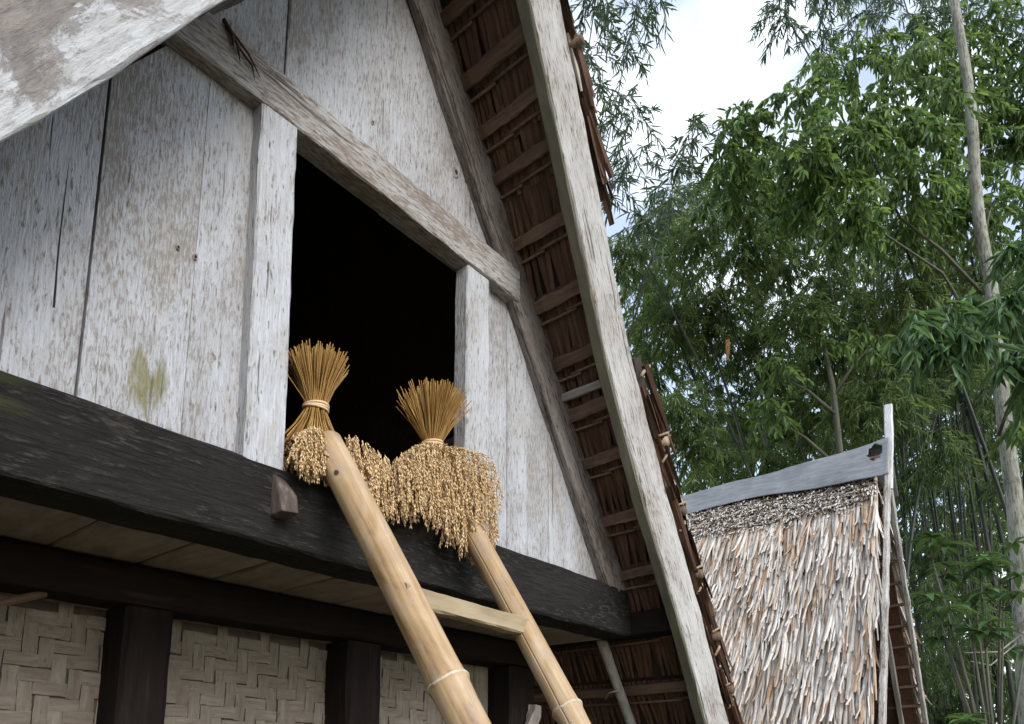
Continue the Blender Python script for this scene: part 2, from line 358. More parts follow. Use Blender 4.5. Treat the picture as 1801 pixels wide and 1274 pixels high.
# ================================================================== setting
gv, gf, GN = [], [], 41
for i in range(GN):
    for j in range(GN):
        f = lambda k: math.copysign((abs(k - 20) / 20.0) ** 2.2 * 600, k - 20)
        x, y = f(i), f(j); r = math.hypot(x - 5, y)
        gv.append((x, y, mnoise.noise(V((x * 0.15, y * 0.15, 3))) * min(0.12, max(0, (r - 6) * 0.02)) - 0.001))
for i in range(GN - 1):
    for j in range(GN - 1): gf.append((i * GN + j, (i + 1) * GN + j, (i + 1) * GN + j + 1, i * GN + j + 1))
tag(add('ground', mesh_data('ground', gv, gf, M['ground'], True), None), kind='structure')

# ================================================================== near barn
XC = 1.28
barn = thing('rice_barn', (XC, 2.8, 0), 'near whitewashed plank rice barn with dark open doorway and steep thatched roof', 'barn')
SD = V((0.5315, 0, -0.847)); SN = V((0.847, 0, 0.5315)); SA = V((1.424, 0, 4.104))
def roof_pt(s, y, o=0.0, side=1):
    p = SA + SD * s + SN * o; p.y = y
    if side < 0: p.x = 2 * XC - p.x
    return p
BB = [(1.25, 1.075, 4.225), (1.468, 1.113, 3.876), (1.739, 1.16, 3.443), (2.034, 1.213, 2.974), (2.32, 1.23, 2.515), (2.593, 1.232, 2.08), (2.80, 1.247, 1.75), (3.25, 1.262, 1.03)]
BL = [(-0.62, 1.262, 1.03), (-0.15, 1.25, 1.84), (0.259, 1.225, 2.54), (0.396, 1.20, 2.763), (0.5615, 1.18, 3.057), (0.90, 1.12, 3.66), (1.25, 1.075, 4.265)][::-1]
def barge_y(z):
    for (x0, y0, z0), (x1, y1, z1) in zip(BB, BB[1:]):
        if z1 <= z <= z0: return y0 + (y1 - y0) * (z0 - z) / (z0 - z1)
    return BB[0][1] if z > BB[0][2] else BB[-1][1]

# facade planks, clipped under the roof line
def roof_z(x, d=0.03):      # underside of the roof above facade position x
    xr = x if x > XC else 2 * XC - x
    return 4.104 - (xr - 1.424) / 0.6275 - d
def plank(x0, x1, z0, z1=None, mat='plank', dy=0.0, ch=0.0022):
    g = 0.0006
    x0 += g; x1 -= g
    if z1 is None:
        poly = [(x0, z0), (x1, z0), (x1, roof_z(x1)), (x0, roof_z(x0))]
        if x0 < XC < x1: poly.insert(3, (XC, roof_z(XC)))
    else: poly = [(x0, z0), (x1, z0), (x1, z1), (x0, z1)]
    if min(p[1] for p in poly[2:]) <= z0 + 0.02:
        poly = [(max(x0, 0.06) if x0 < XC else x0, z0), (x1 if x1 < 2.5 else 2.5, z0), (x1 if x0 < XC else x0, max(p[1] for p in poly[2:]))]
    return slab('plank', poly, 1.50 + dy, 1.535 + dy, M[mat], barn, ch)
SILLZ = 2.29
plank(0.12, 0.4885, SILLZ - 0.05, dy=0.0)
beam('crack', [(0.436, 1.5003, 2.47), (0.432, 1.5003, 2.60), (0.4325, 1.5003, 2.80)], (1, 0, 0), 0.0028, 0.002, M['near_black'], barn, 14, 0.0008, 0.0005, ends=(1.6, 0.2))
plank(0.4925, 0.702, SILLZ - 0.05, mat='plank_moss', dy=0.0006, ch=0.0008); plank(0.7015, 0.86, SILLZ - 0.05, z1=3.225, dy=0.0, ch=0.0008)
plank(0.50, 0.895, 3.226, dy=0.001); plank(0.897, 1.255, 3.226, dy=-0.002); plank(1.255, 1.60, 3.226, dy=0.001); plank(1.60, 1.90, 3.226)
plank(1.62, 1.825, SILLZ - 0.05, z1=3.225, dy=0.001); plank(1.825, 1.935, SILLZ - 0.05, dy=-0.001); plank(1.935, 2.067, SILLZ - 0.05, dy=0.002); plank(2.067, 2.26, SILLZ - 0.05); plank(2.26, 2.48, SILLZ - 0.05, dy=0.001)

# knots in the planks: sunken dark hearts in a raised ring
def knot(x, z, r, y=1.497):
    kv, kf = [], []; n = 12
    for j, (q, d) in enumerate(((1.5, 0.004), (1.1, -0.0035), (0.7, -0.002), (0.45, 0.0035), (0.0, 0.005))):
        for k in range(n):
            a = 2 * math.pi * k / n; w = 1 + 0.25 * mnoise.noise(V((math.cos(a) * 1.5 + x * 40, math.sin(a) * 1.5, j)))
            kv.append((math.cos(a) * r * q * w * 0.7, d, math.sin(a) * r * q * w))
    for j in range(4):
        for k in range(n): kf.append((j * n + k, j * n + (k + 1) % n, (j + 1) * n + (k + 1) % n, (j + 1) * n + k))
    me = mesh_data('knot', kv, kf, M['lintel'], True); me.materials.append(M['hole'])
    for i, p in enumerate(me.polygons): p.material_index = 1 if i >= 2 * n else 0
    add('knot', me, barn, Matrix.Translation((x, y, z)))
knot(1.548, 3.555, 0.014); knot(1.19, 3.47, 0.006); knot(0.70, 2.735, 0.006, 1.498); knot(0.66, 2.735, 0.005, 1.498)
# sill, lintel, jambs, rakes
sill = beam('sill_beam', [(-0.02, 1.53, 2.1955), (1.2, 1.53, 2.193), (2.575, 1.53, 2.199)], (0, 0, 1), 0.192, 0.14, M['sill'], barn, 60, 0.004, 0.007)
beam('door_lintel', [(0.45, 1.486, 3.279), (1.84, 1.486, 3.274)], (0, 0, 1), 0.122, 0.062, M['lintel'], barn, 40, 0.003, 0.004)
beam('door_jamb', [(0.884, 1.502, 2.285), (0.868, 1.502, 3.216)], (1, 0, 0), 0.104, 0.085, M['jamb'], barn, 26, 0.003, 0.005)
jr = beam('door_jamb', [(1.632, 1.492, 2.285), (1.631, 1.492, 3.212)], (1, 0, 0), 0.113, 0.058, M['jamb'], barn, 26, 0.003, 0.005)
beam('rake_beam', [(2.522, 1.497, 2.237), (1.965, 1.497, 3.11), (1.36, 1.497, 4.07)], (0.847, 0, 0.53), 0.142, 0.07, M['rake'], barn, 60, 0.004, 0.006)
beam('rake_beam', [(-0.02, 1.467, 2.29), (1.165, 1.467, 4.15)], (-0.847, 0, 0.53), 0.03, 0.06, M['rake'], barn, 30, 0.002, 0.004)

# wedge peg through the sill
pv = [(-0.022, 0, -0.052), (0.022, 0, -0.052), (0.02, 0, 0.052), (-0.022, 0, 0.056),
      (-0.022, -0.056, -0.050), (0.022, -0.060, -0.047), (0.02, -0.052, -0.002), (-0.02, -0.016, 0.05)]
pf = [(0, 1, 2, 3), (4, 7, 6, 5), (0, 4, 5, 1), (1, 5, 6, 2), (2, 6, 7, 3), (3, 7, 4, 0)]
me = mesh_data('peg', [(x * 0.95, y, z * 0.98) for x, y, z in pv], pf, M['peg']); fix_normals(me)
pg = add('peg', me, barn, Matrix.Translation((0.925, 1.464, 2.215)))
bv = pg.modifiers.new('bevel', 'BEVEL'); bv.width = 0.004; bv.segments = 2

# dried root hanging on the lintel
tubes('dried_root', [([(0.71, 1.452, 3.335), (0.735, 1.445, 3.30), (0.745, 1.447, 3.262)], [0.003, 0.004, 0.001]), ([(0.72, 1.45, 3.33), (0.765, 1.446, 3.30), (0.80, 1.45, 3.268)], [0.003, 0.003, 0.001]),
     ([(0.735, 1.447, 3.30), (0.775, 1.444, 3.275), (0.785, 1.447, 3.245)], [0.003, 0.003, 0.001]), ([(0.70, 1.452, 3.345), (0.722, 1.445, 3.315), (0.725, 1.447, 3.29)], [0.006, 0.005, 0.002])], M['hole'], barn, 5, (0.74, 1.45, 3.3))

# floor boards (their undersides are the soffit)
for k in range(13):
    x0 = -0.02 + k * 0.2085
    o = beam('floor_board', [(x0 + 0.104, 1.601, 2.125 + random.uniform(-0.002, 0.002)), (x0 + 0.104, 4.3, 2.125)], (1, 0, 0), 0.2005 + random.uniform(-0.003, 0.003), 0.034, M['soffit'], barn, 12, 0.002, 0.004)
# substructure
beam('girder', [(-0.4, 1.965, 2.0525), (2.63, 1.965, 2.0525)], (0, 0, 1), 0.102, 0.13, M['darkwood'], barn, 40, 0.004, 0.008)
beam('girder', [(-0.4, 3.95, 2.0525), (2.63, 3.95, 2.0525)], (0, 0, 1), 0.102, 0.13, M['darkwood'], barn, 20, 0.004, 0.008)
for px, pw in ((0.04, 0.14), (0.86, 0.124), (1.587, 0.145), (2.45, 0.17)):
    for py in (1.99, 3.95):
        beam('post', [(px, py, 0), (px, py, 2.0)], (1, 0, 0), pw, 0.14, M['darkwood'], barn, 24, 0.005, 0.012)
# board wall right of the second post
for k in range(4):
    x0 = 1.99 + k * 0.093
    beam('wall_board', [(x0 + 0.045, 2.05, 0.9), (x0 + 0.045, 2.05, 2.0)], (1, 0, 0), 0.088, 0.02, M['weave'], barn, 10, 0.002)
# carved grey bracket on the right post
beam('bracket', [(2.46, 1.905, 1.45), (2.47, 1.90, 1.72), (2.50, 1.90, 1.84)], (1, 0, 0), 0.13, 0.03, M['greywood'], barn, 16, 0.012, 0.006, ends=(1, 0.35))
# woven bamboo walling between the posts
wall = add('woven_wall', mesh_data('woven_wall', [(-1.15, 0.012, -0.6), (1.15, 0.012, -0.6), (1.15, 0.012, 0.6), (-1.15, 0.012, 0.6), (-1.15, 0.02, -0.6), (1.15, 0.02, -0.6), (1.15, 0.02, 0.6), (-1.15, 0.02, 0.6)],
    [(0, 1, 2, 3), (7, 6, 5, 4), (0, 4, 5, 1), (1, 5, 6, 2), (2, 6, 7, 3), (3, 7, 4, 0)], M['weaveback']), barn, Matrix.Translation((0.85, 2.04, 1.4)))
CS = 0.036
def strip_data(variant):
    vs, fs = [], []; w, l = CS * 0.492, CS * 1.06; r = random.Random(variant)
    for k in range(6):
        u = -1 + 2 * k / 5; h = -0.0028 * (1 - u ** 6) + r.uniform(-0.0006, 0.0006)
        a, b = r.uniform(-0.0012, 0.0012), r.uniform(-0.0012, 0.0012)
        vs += [(-w + a, 0.004, u * l), (-w + a, h * 0.8, u * l), (-w * 0.3, h, u * l), (w * 0.35, h, u * l), (w + b, h * 0.75, u * l), (w + b, 0.004, u * l)]
    for k in range(5):
        for q in range(5): fs.append((k * 6 + q, k * 6 + q + 1, k * 6 + 7 + q, k * 6 + 6 + q))
    fs += [(0, 5, 4, 3, 2, 1), (30, 31, 32, 33, 34, 35)]
    me = mesh_data('weave_strip', vs, fs, M['weave'], False); fix_normals(me); return me
SV = [strip_data(i) for i in range(6)]
for i in range(50):
    for j in range(11):
        x = 0.25 + i * CS; z = 1.58 + j * CS
        if x > 2.0: continue
        m = (i + j) % 4
        if m == 0: c = (x + CS, 2.046, z + CS / 2); ang = math.pi / 2
        elif m == 2: c = (x + CS / 2, 2.046, z + CS); ang = 0
        else: continue
        if c[0] < 0 or abs(c[0] - 0.86) < 0.03 or abs(c[0] - 1.587) < 0.03: continue
        mt = Matrix.Translation(V(c) + V((random.uniform(-.003, .003), random.uniform(-.002, .001), random.uniform(-.003, .003)))) @ Matrix.Rotation(ang + random.uniform(-0.05, 0.05), 4, 'Y') @ Matrix.Diagonal((random.uniform(0.9, 1.0), 1, random.uniform(0.96, 1.06), 1))
        add('weave_strip', random.choice(SV), wall, mt)
beam('brace', [(0.30, 1.93, 1.86), (0.62, 1.95, 2.0)], (0, 0, 1), 0.018, 0.012, M['batten'], barn, 8)

# interior: back wall, side plates, a leaning pole
slab('back_wall', [(0.0, 2.1), (2.56, 2.1), (XC, roof_z(XC) + 0.0)], 4.2, 4.25, M['near_black'], barn)
beam('inner_post', [(1.55, 2.6, 2.14), (1.1, 2.9, 3.7)], (1, 0, 0), 0.07, 0.07, M['near_black'], barn, 10)
beam('tie_beam', [(0.6, 3.0, 3.1), (1.96, 3.0, 3.1)], (0, 0, 1), 0.09, 0.08, M['near_black'], barn, 10)

# side plates that carry the barge boards
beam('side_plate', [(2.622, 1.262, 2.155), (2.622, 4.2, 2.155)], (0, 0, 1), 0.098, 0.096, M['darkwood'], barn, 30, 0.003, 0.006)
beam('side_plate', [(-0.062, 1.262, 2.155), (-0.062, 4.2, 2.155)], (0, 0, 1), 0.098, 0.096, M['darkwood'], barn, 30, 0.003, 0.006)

# barge boards: lower edge follows BB, board leans forward towards the ridge
def barge(side, mat):
    pts = []
    for (x, y, z) in (BB if side > 0 else BL):
        pts.append(V((x, y + 0.021, z)) + V((SN.x * side, 0, SN.z)) * 0.098)
    wd = (0.847 * side, 0, 0.5315)
    if side < 0: pts = [p - V((0, 0.011, 0)) for p in pts]
    o = beam('barge_board', pts[::-1], wd, 0.196, 0.042 if side > 0 else 0.02, mat, barn, 90, 0.0035, 0.005)
    return o, pts
br, brp = barge(1, M['barge']); bl, blp = barge(-1, M['barge_worn'])
# mossy lower edge strip of the right board
beam('edge_strip', [V((x, y + 0.026, z)) - SN * 0.004 for x, y, z in BB[::-1]], (0.847, 0, 0.5315), 0.012, 0.040, M['moss_edge'], br, 90, 0.0035, 0.003)

# roof: two slabs of thatch with leaf courses, battens and canes under them
def roof_slab(side):
    vs, fs = [], []; n = 30
    for k in range(n + 1):
        s = -0.27 + 4.55 * k / n
        for o in (0.012, 0.075):
            p = roof_pt(s, 0, o, side); yf = barge_y(p.z) + 0.045
            for y in (yf, 1.6, 3.0, 4.7): vs.append((p.x - XC, y - 2.8, p.z - 2.5))
    for k in range(n):
        b = k * 8
        for q in range(3):
            fs.append((b + q, b + q + 1, b + 9 + q, b + 8 + q)); fs.append((b + 4 + q, b + 12 + q, b + 13 + q, b + 5 + q))
        fs.append((b, b + 8, b + 12, b + 4)); fs.append((b + 3, b + 7, b + 15, b + 11))
    fs.append((0, 4, 5, 1)); fs.append((1, 5, 6, 2)); fs.append((2, 6, 7, 3)); e = n * 8
    fs += [(e, e + 1, e + 5, e + 4), (e + 1, e + 2, e + 6, e + 5), (e + 2, e + 3, e + 7, e + 6)]
    me = mesh_data('roof', vs, fs, M['thatch_dark']); fix_normals(me)
    return add('roof', me, barn, Matrix.Translation((XC, 2.8, 2.5)))
roofR = roof_slab(1); roofL = roof_slab(-1)

def leaf_strip_data(name, w, l, variant, mat, segs=4, crv=0.01):
    """one dry leaf: folded strip, local Z along its length, local -Y outward"""
    r = random.Random(variant * 31 + 5); vs, fs = [], []
    bend = r.uniform(-1, 1) * 0.05 * l; tw = r.uniform(-0.14, 0.14)
    for k in range(segs + 1):
        u = k / segs; ww = w * (1 - 0.55 * max(0, u - 0.55) / 0.45 * (1 if mat != M['thatch_in'] else 0.25)) * (0.92 + r.uniform(0, .16)) * 0.5
        x = bend * u * u; y = -crv * u * (1 + r.uniform(-.5, .5)); f = ww * 0.45
        c, s = math.cos(tw * u), math.sin(tw * u)
        for px, py in ((-ww, f), (0, -f * 0.4), (ww, f)): vs.append((x + px * c - py * s, y + px * s + py * c, u * l))
    for k in range(segs):
        for q in range(2): fs.append((k * 3 + q, k * 3 + q + 1, k * 3 + 4 + q, k * 3 + 3 + q))
    return mesh_data(name, vs, fs, mat, False)
UL_in = [leaf_strip_data('thatch_leaf', 0.030, 0.265, i, M['thatch_in'], 4, 0.006) for i in range(7)]
UL_red = [leaf_strip_data('thatch_leaf', 0.028, 0.26, 20 + i, M['thatch_red'], 4, 0.006) for i in range(7)]
BT = [-0.15, 0.06, 0.25, 0.41, 0.56, 0.78, 1.0, 1.21, 1.40, 1.59, 1.83, 2.06, 2.30, 2.58, 2.82, 3.05, 3.3]
for k, s in enumerate(BT):
    s1 = s
    p0 = roof_pt(s, 0); yb = barge_y(p0.z) + 0.05
    lower = s > 1.3
    y = yb + 0.012
    while y < 1.50 and s > 0.0 and s < 2.9:
        L = random.choice(UL_red if lower else UL_in)
        p = roof_pt(s - 0.03, y, -0.004 - random.uniform(0, 0.006))
        m = frame(p, SD + V((0, random.uniform(-0.03, 0.07) + (0.09 if s < 1.3 else 0.02), 0)), (0, 1, 0)) @ Matrix.Rotation(random.uniform(-0.4, 0.4), 4, 'Z')
        add('thatch_leaf', L, roofR, m)
        y += random.uniform(0.014, 0.026)
    # batten with ragged course edge, and the cane below it
    yb2 = yb - 0.005
    if s < 3.2:
        dy = random.uniform(-0.01, 0.01)
        beam('batten', [roof_pt(s + 0.0, yb2, -0.021), roof_pt(s + 0.012 + dy * 0.3, 2.9 if s > 2.1 else 1.6, -0.021)], SD, random.uniform(0.036, 0.05), 0.02, M['batten'], roofR, 40, 0.006, 0.004)
        j = random.uniform(1.30, 1.38)
        tube('cane', [roof_pt(s + 0.052, yb2, -0.016), roof_pt(s + 0.054, (yb2 + j) / 2 + 0.03, -0.019), roof_pt(s + 0.056, j + 0.04, -0.016)], 0.0055, M['batten'], roofR, 6)
        tube('cane', [roof_pt(s + 0.064, j, -0.017), roof_pt(s + 0.066, 1.55, -0.02), roof_pt(s + 0.064, 2.9 if s > 2.1 else 1.6, -0.016)], 0.0055, M['batten'], roofR, 6)
beam('rib_board', [roof_pt(1.335, 1.27, -0.026), roof_pt(1.345, 2.6, -0.026)], SD, 0.03, 0.02, M['greywood'], roofR, 20, 0.004)
# deeper courses under the eaves, too many and too dark to pick apart
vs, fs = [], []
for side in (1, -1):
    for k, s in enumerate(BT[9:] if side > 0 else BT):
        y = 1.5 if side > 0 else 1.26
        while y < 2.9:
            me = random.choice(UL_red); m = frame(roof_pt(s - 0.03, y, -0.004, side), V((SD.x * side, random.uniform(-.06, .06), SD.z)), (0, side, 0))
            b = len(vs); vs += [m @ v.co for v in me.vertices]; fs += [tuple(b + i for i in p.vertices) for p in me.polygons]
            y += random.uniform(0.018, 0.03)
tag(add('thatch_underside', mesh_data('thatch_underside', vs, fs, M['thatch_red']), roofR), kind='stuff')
# slanting bamboo rafters below the sill
for yy in (1.63, 2.5):
    p0, p1 = roof_pt(2.2, yy, -0.05), roof_pt(3.9, yy - 0.03, -0.05)
    r = tube('rafter', [p0.lerp(p1, k / 12) for k in range(13)], [0.022 + (0.003 if k % 4 == 1 else 0) for k in range(13)], M['greywood'], roofR, 10)
tube('lashing', [roof_pt(2.55, 1.6, -0.076), roof_pt(2.56, 1.66, -0.078), roof_pt(2.6, 1.7, -0.06)], 0.004, M['cane'], roofR, 6)

# outer thatch layer lapping over the barge board: thin above, thick eave bundle below
def eave_layer(s0, s1, o0, o1, name, mat, y_off, side=1, n=40):
    vs, fs = [], []
    for k in range(n + 1):
        s = s0 + (s1 - s0) * k / n
        for o in (o0, o1 + mnoise.noise(V((s * 7, 1, 2))) * 0.008):
            p = roof_pt(s, 0, o, side); yf = barge_y(min(p.z, 4.2)) + y_off + mnoise.noise(V((s * 9, o * 30, 5))) * 0.008
            for y in (yf, 4.75): vs.append((p.x - XC, y - 2.8, p.z - 2.5))
    for k in range(n):
        b = k * 4
        fs += [(b, b + 1, b + 5, b + 4), (b + 2, b + 6, b + 7, b + 3), (b, b + 4, b + 6, b + 2), (b + 1, b + 3, b + 7, b + 5)]
    fs += [(0, 2, 3, 1), (n * 4, n * 4 + 1, n * 4 + 3, n * 4 + 2)]
    me = mesh_data(name, vs, fs, mat); fix_normals(me); return add(name, me, barn, Matrix.Translation((XC, 2.8, 2.5)))
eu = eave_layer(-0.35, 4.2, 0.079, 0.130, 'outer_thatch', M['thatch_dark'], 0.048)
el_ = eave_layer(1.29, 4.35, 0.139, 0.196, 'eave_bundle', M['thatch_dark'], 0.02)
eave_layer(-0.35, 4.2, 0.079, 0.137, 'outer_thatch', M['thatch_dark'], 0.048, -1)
# russet leaves on the cut front edge of the eave bundle
for k in range(110):
    s = random.uniform(1.27, 4.0); o = random.uniform(0.128, 0.20)
    p = roof_pt(s, 0, o); p.y = barge_y(p.z) + random.uniform(-0.012, 0.022)
    m = frame(p, SD + V((0, random.uniform(-.05, .03), 0)) + SN * random.uniform(-0.02, 0.07), (0.2, 1, 0.2)) @ Matrix.Rotation(random.uniform(0, 6.28), 4, 'Z')
    add('eave_leaf', random.choice(UL_red), el_, m)
# loose fringe above
UL_pale = [leaf_strip_data('thatch_leaf', 0.020, 0.28, 60 + i, M['thatch_obj'], 5, 0.03) for i in range(5)]
for k in range(80):
    s = random.uniform(-0.3, 0.62); o = random.uniform(0.13, 0.152)
    p = roof_pt(s, 0, o); p.y = barge_y(min(p.z, 4.2)) + random.uniform(0.0, 0.06)
    m = frame(p, SD + SN * random.uniform(0.0, 0.10) + V((0, random.uniform(-.04, .04), 0)), (0.2, 1, 0.2)) @ Matrix.Rotation(random.uniform(0, 6.28), 4, 'Z') @ Matrix.Diagonal((0.8, 0.8, random.uniform(0.5, 1.0), 1))
    add('fringe_leaf', random.choice(UL_in + UL_red[:1] + (UL_pale[:2] if k % 3 == 0 else [])), eu, m)
# eave leaves sticking out over the gap to the next roof
for k in range(26):
    s = random.choice((1.62, 1.85, 2.1, 2.35)) + random.uniform(-0.05, 0.05)
    p = roof_pt(s, 0, 0.185); p.y = barge_y(p.z) + random.uniform(0.0, 0.06)
    m = frame(p, SD + SN * random.uniform(0.0, 0.22) + V((0, random.uniform(-.1, .05), 0)), (0.2, 1, 0.2)) @ Matrix.Rotation(random.uniform(0, 6.28), 4, 'Z')
    add('fringe_leaf', random.choice(UL_red + UL_pale), el_, m)
# batten ends and lashings poking out of the cut edge
for s, o, big in ((0.16, 0.135, 0), (0.30, 0.14, 0), (1.62, 0.168, 1), (1.90, 0.168, 1), (2.17, 0.165, 1), (2.45, 0.165, 1), (2.70, 0.165, 1), (2.95, 0.165, 1)):
    p = roof_pt(s, 0, o); yf = barge_y(p.z) + 0.02
    q0 = V((p.x, yf - 0.045, p.z)); q1 = V((p.x, yf + 0.2, p.z))
    tube('batten_end', [q0, q0.lerp(q1, 0.3), q1], 0.019 if big else 0.015, M['cane'] if (big and s < 1.7) else M['batten'], roofR, 9)
    if big:
        a = roof_pt(s + 0.07, yf - 0.02, 0.125); b = roof_pt(s + 0.05, yf - 0.03, 0.165); c = roof_pt(s + 0.035, yf - 0.015, 0.205)
        tube('lashing', [a, b, c], 0.006, M['cane'], roofR, 6)
        a = roof_pt(s - 0.03, yf - 0.03, 0.14); b = roof_pt(s - 0.028, yf - 0.045, 0.19); c = roof_pt(s + 0.01, yf - 0.03, 0.2)
        tube('lashing', [a, b, c], 0.0055, M['cane'], roofR, 6)
# strap round the head of the eave bundle
pp = [roof_pt(1.36, 0, 0.128), roof_pt(1.345, 0, 0.165), roof_pt(1.335, 0, 0.208)]
for p in pp: p.y = barge_y(p.z) - 0.002
tube('lashing', pp, 0.007, M['cane'], roofR, 6)

# ================================================================== bamboo ladder leaning on the sill
ladder = thing('bamboo_ladder', (1.35, -0.1, 0), 'dry yellow bamboo ladder leaning on the black sill below the rice sheaves', 'ladder')
def bamboo_pole(p0, p1, r0, r1, nodes, crack=None, tilt=0.0):
    """pole from foot p0 to head p1; nodes are heights along it (0..1)"""
    p0, p1 = V(p0), V(p1); L = (p1 - p0).length; fm = frame(p0, p1 - p0, V((0, 0, 1.6)) - p1)
    angs = [2 * math.pi * k / 28 for k in range(28)]
    if crack is not None:
        angs = [a for a in angs if abs((a - crack + math.pi) % (2 * math.pi) - math.pi) > 0.09] + [crack - 0.022, crack, crack + 0.022]; angs.sort()
    zs = sorted(set([k / 60 for k in range(61)] + [n + d for n in nodes for d in (-0.006, -0.003, -0.0012, 0, 0.0012, 0.003, 0.006) if 0 < n + d < 1]))
    vs, fs, n = [], [], len(angs)
    for z in zs:
        r = r0 + (r1 - r0) * z
        for nd in nodes:
            d = abs(z - nd) * L
            r += 0.0035 * math.exp(-(d / 0.006) ** 2) + 0.0022 * math.exp(-(d / 0.03) ** 2)
        bx, by = 0.006 * math.sin(z * 9 + r0 * 90), 0.005 * math.cos(z * 7)
        for a in angs:
            rr = r * (1 + 0.012 * math.sin(2 * a + z * 4))
            if crack is not None and abs(a - crack) < 1e-6 and 0.50 < z < 0.985: rr *= 0.72
            vs.append((rr * math.cos(a) + bx, rr * math.sin(a) + by, z * L + tilt * rr * math.cos(a) * (1 if z == 1 else 0)))
    for k in range(len(zs) - 1):
        for q in range(n): fs.append((k * n + q, k * n + (q + 1) % n, (k + 1) * n + (q + 1) % n, (k + 1) * n + q))
    fs.append(tuple(range(n - 1, -1, -1)))
    e = (len(zs) - 1) * n        # hollow open head
    b = len(vs)
    for q, a in enumerate(angs): v = vs[e + q]; vs.append((v[0] * 0.8, v[1] * 0.8, v[2] - 0.001))
    for q in range(n): fs.append((e + q, e + (q + 1) % n, b + (q + 1) % n, b + q))
    c = len(vs)
    for q, a in enumerate(angs): v = vs[e + q]; vs.append((v[0] * 0.78, v[1] * 0.78, v[2] - 0.06))
    for q in range(n): fs.append((b + q, b + (q + 1) % n, c + (q + 1) % n, c + q))
    fs.append(tuple(c + q for q in range(n)))
    o = add('pole', mesh_data('pole', vs, fs, M['bamboo'], True), ladder, fm)
    for nd in nodes:
        r = r0 + (r1 - r0) * nd; ring, rf = [], []
        prof = [(-0.004, 0.0), (-0.0028, 0.0040), (0.0, 0.0052), (0.0028, 0.0036), (0.004, 0.0)]
        bx, by = 0.006 * math.sin(nd * 9 + r0 * 90), 0.005 * math.cos(nd * 7)
        for dz, dr in prof:
            for k in range(40):
                a = 2 * math.pi * k / 40; w = 0.0016 * math.sin(3 * a + nd * 40) + mnoise.noise(V((math.cos(a) * 3, math.sin(a) * 3, nd * 50))) * 0.003
                ring.append(((r + dr + 0.001) * math.cos(a) + bx, (r + dr + 0.001) * math.sin(a) + by, nd * L + dz * 1.3 + w))
        for i in range(4):
            for k in range(40): rf.append((i * 40 + k, i * 40 + (k + 1) % 40, i * 40 + 40 + (k + 1) % 40, i * 40 + 40 + k))
        add('node_ring', mesh_data('node_ring', ring, rf, M['node'], True), o, fm)
    return o, fm, L
def along(a, b, z): a, b = V(a), V(b); return a + (b - a) * ((z - a.z) / (b.z - a.z))
LT, LB = V((1.043, 1.452, 2.388)), V((1.092, 1.0, 1.675))
RT, RB = V((1.545, 1.46, 2.35)), V((1.49, 1.01, 1.690))
lf, rf_ = along(LT, LB, 0.0), along(RT, RB, 0.0)
pl, fmL, LL = bamboo_pole(lf, LT, 0.0465, 0.0405, [0.09, 0.25, 0.41, 0.565, 0.737], None, 0.0)
pr, fmR, LR = bamboo_pole(rf_, RT, 0.039, 0.0345, [0.11, 0.27, 0.42, 0.57, 0.735], 5.95)
# knot hole on the left pole
kp = fmL @ V((0.0412, -0.006, LL * 0.952))
kv = [(0.0, 0.006 * math.cos(a) * 1.0, 0.008 * math.sin(a)) for a in [k * math.pi / 5 for k in range(10)]] + [(0.0012, 0, 0)]
me = mesh_data('knot', kv, [(k, (k + 1) % 10, 10) for k in range(10)], M['hole'], True)
add('knot', me, pl, Matrix.Translation(kp) @ fmL.to_3x3().to_4x4() @ Matrix.Translation((0.0002, 0, 0)))
for z in (1.955, 1.50, 1.05, 0.60):
    a, b = along(LT, LB, z), along(RT, RB, z)
    d = (b - a).normalized()
    beam('rung', [a - d * 0.02 + V((0, -0.012, 0.004)), b + d * 0.004 + V((0, -0.008, 0.0))], (0, 0, 1), 0.046, 0.036, M['rung'], ladder, 18, 0.004, 0.004)

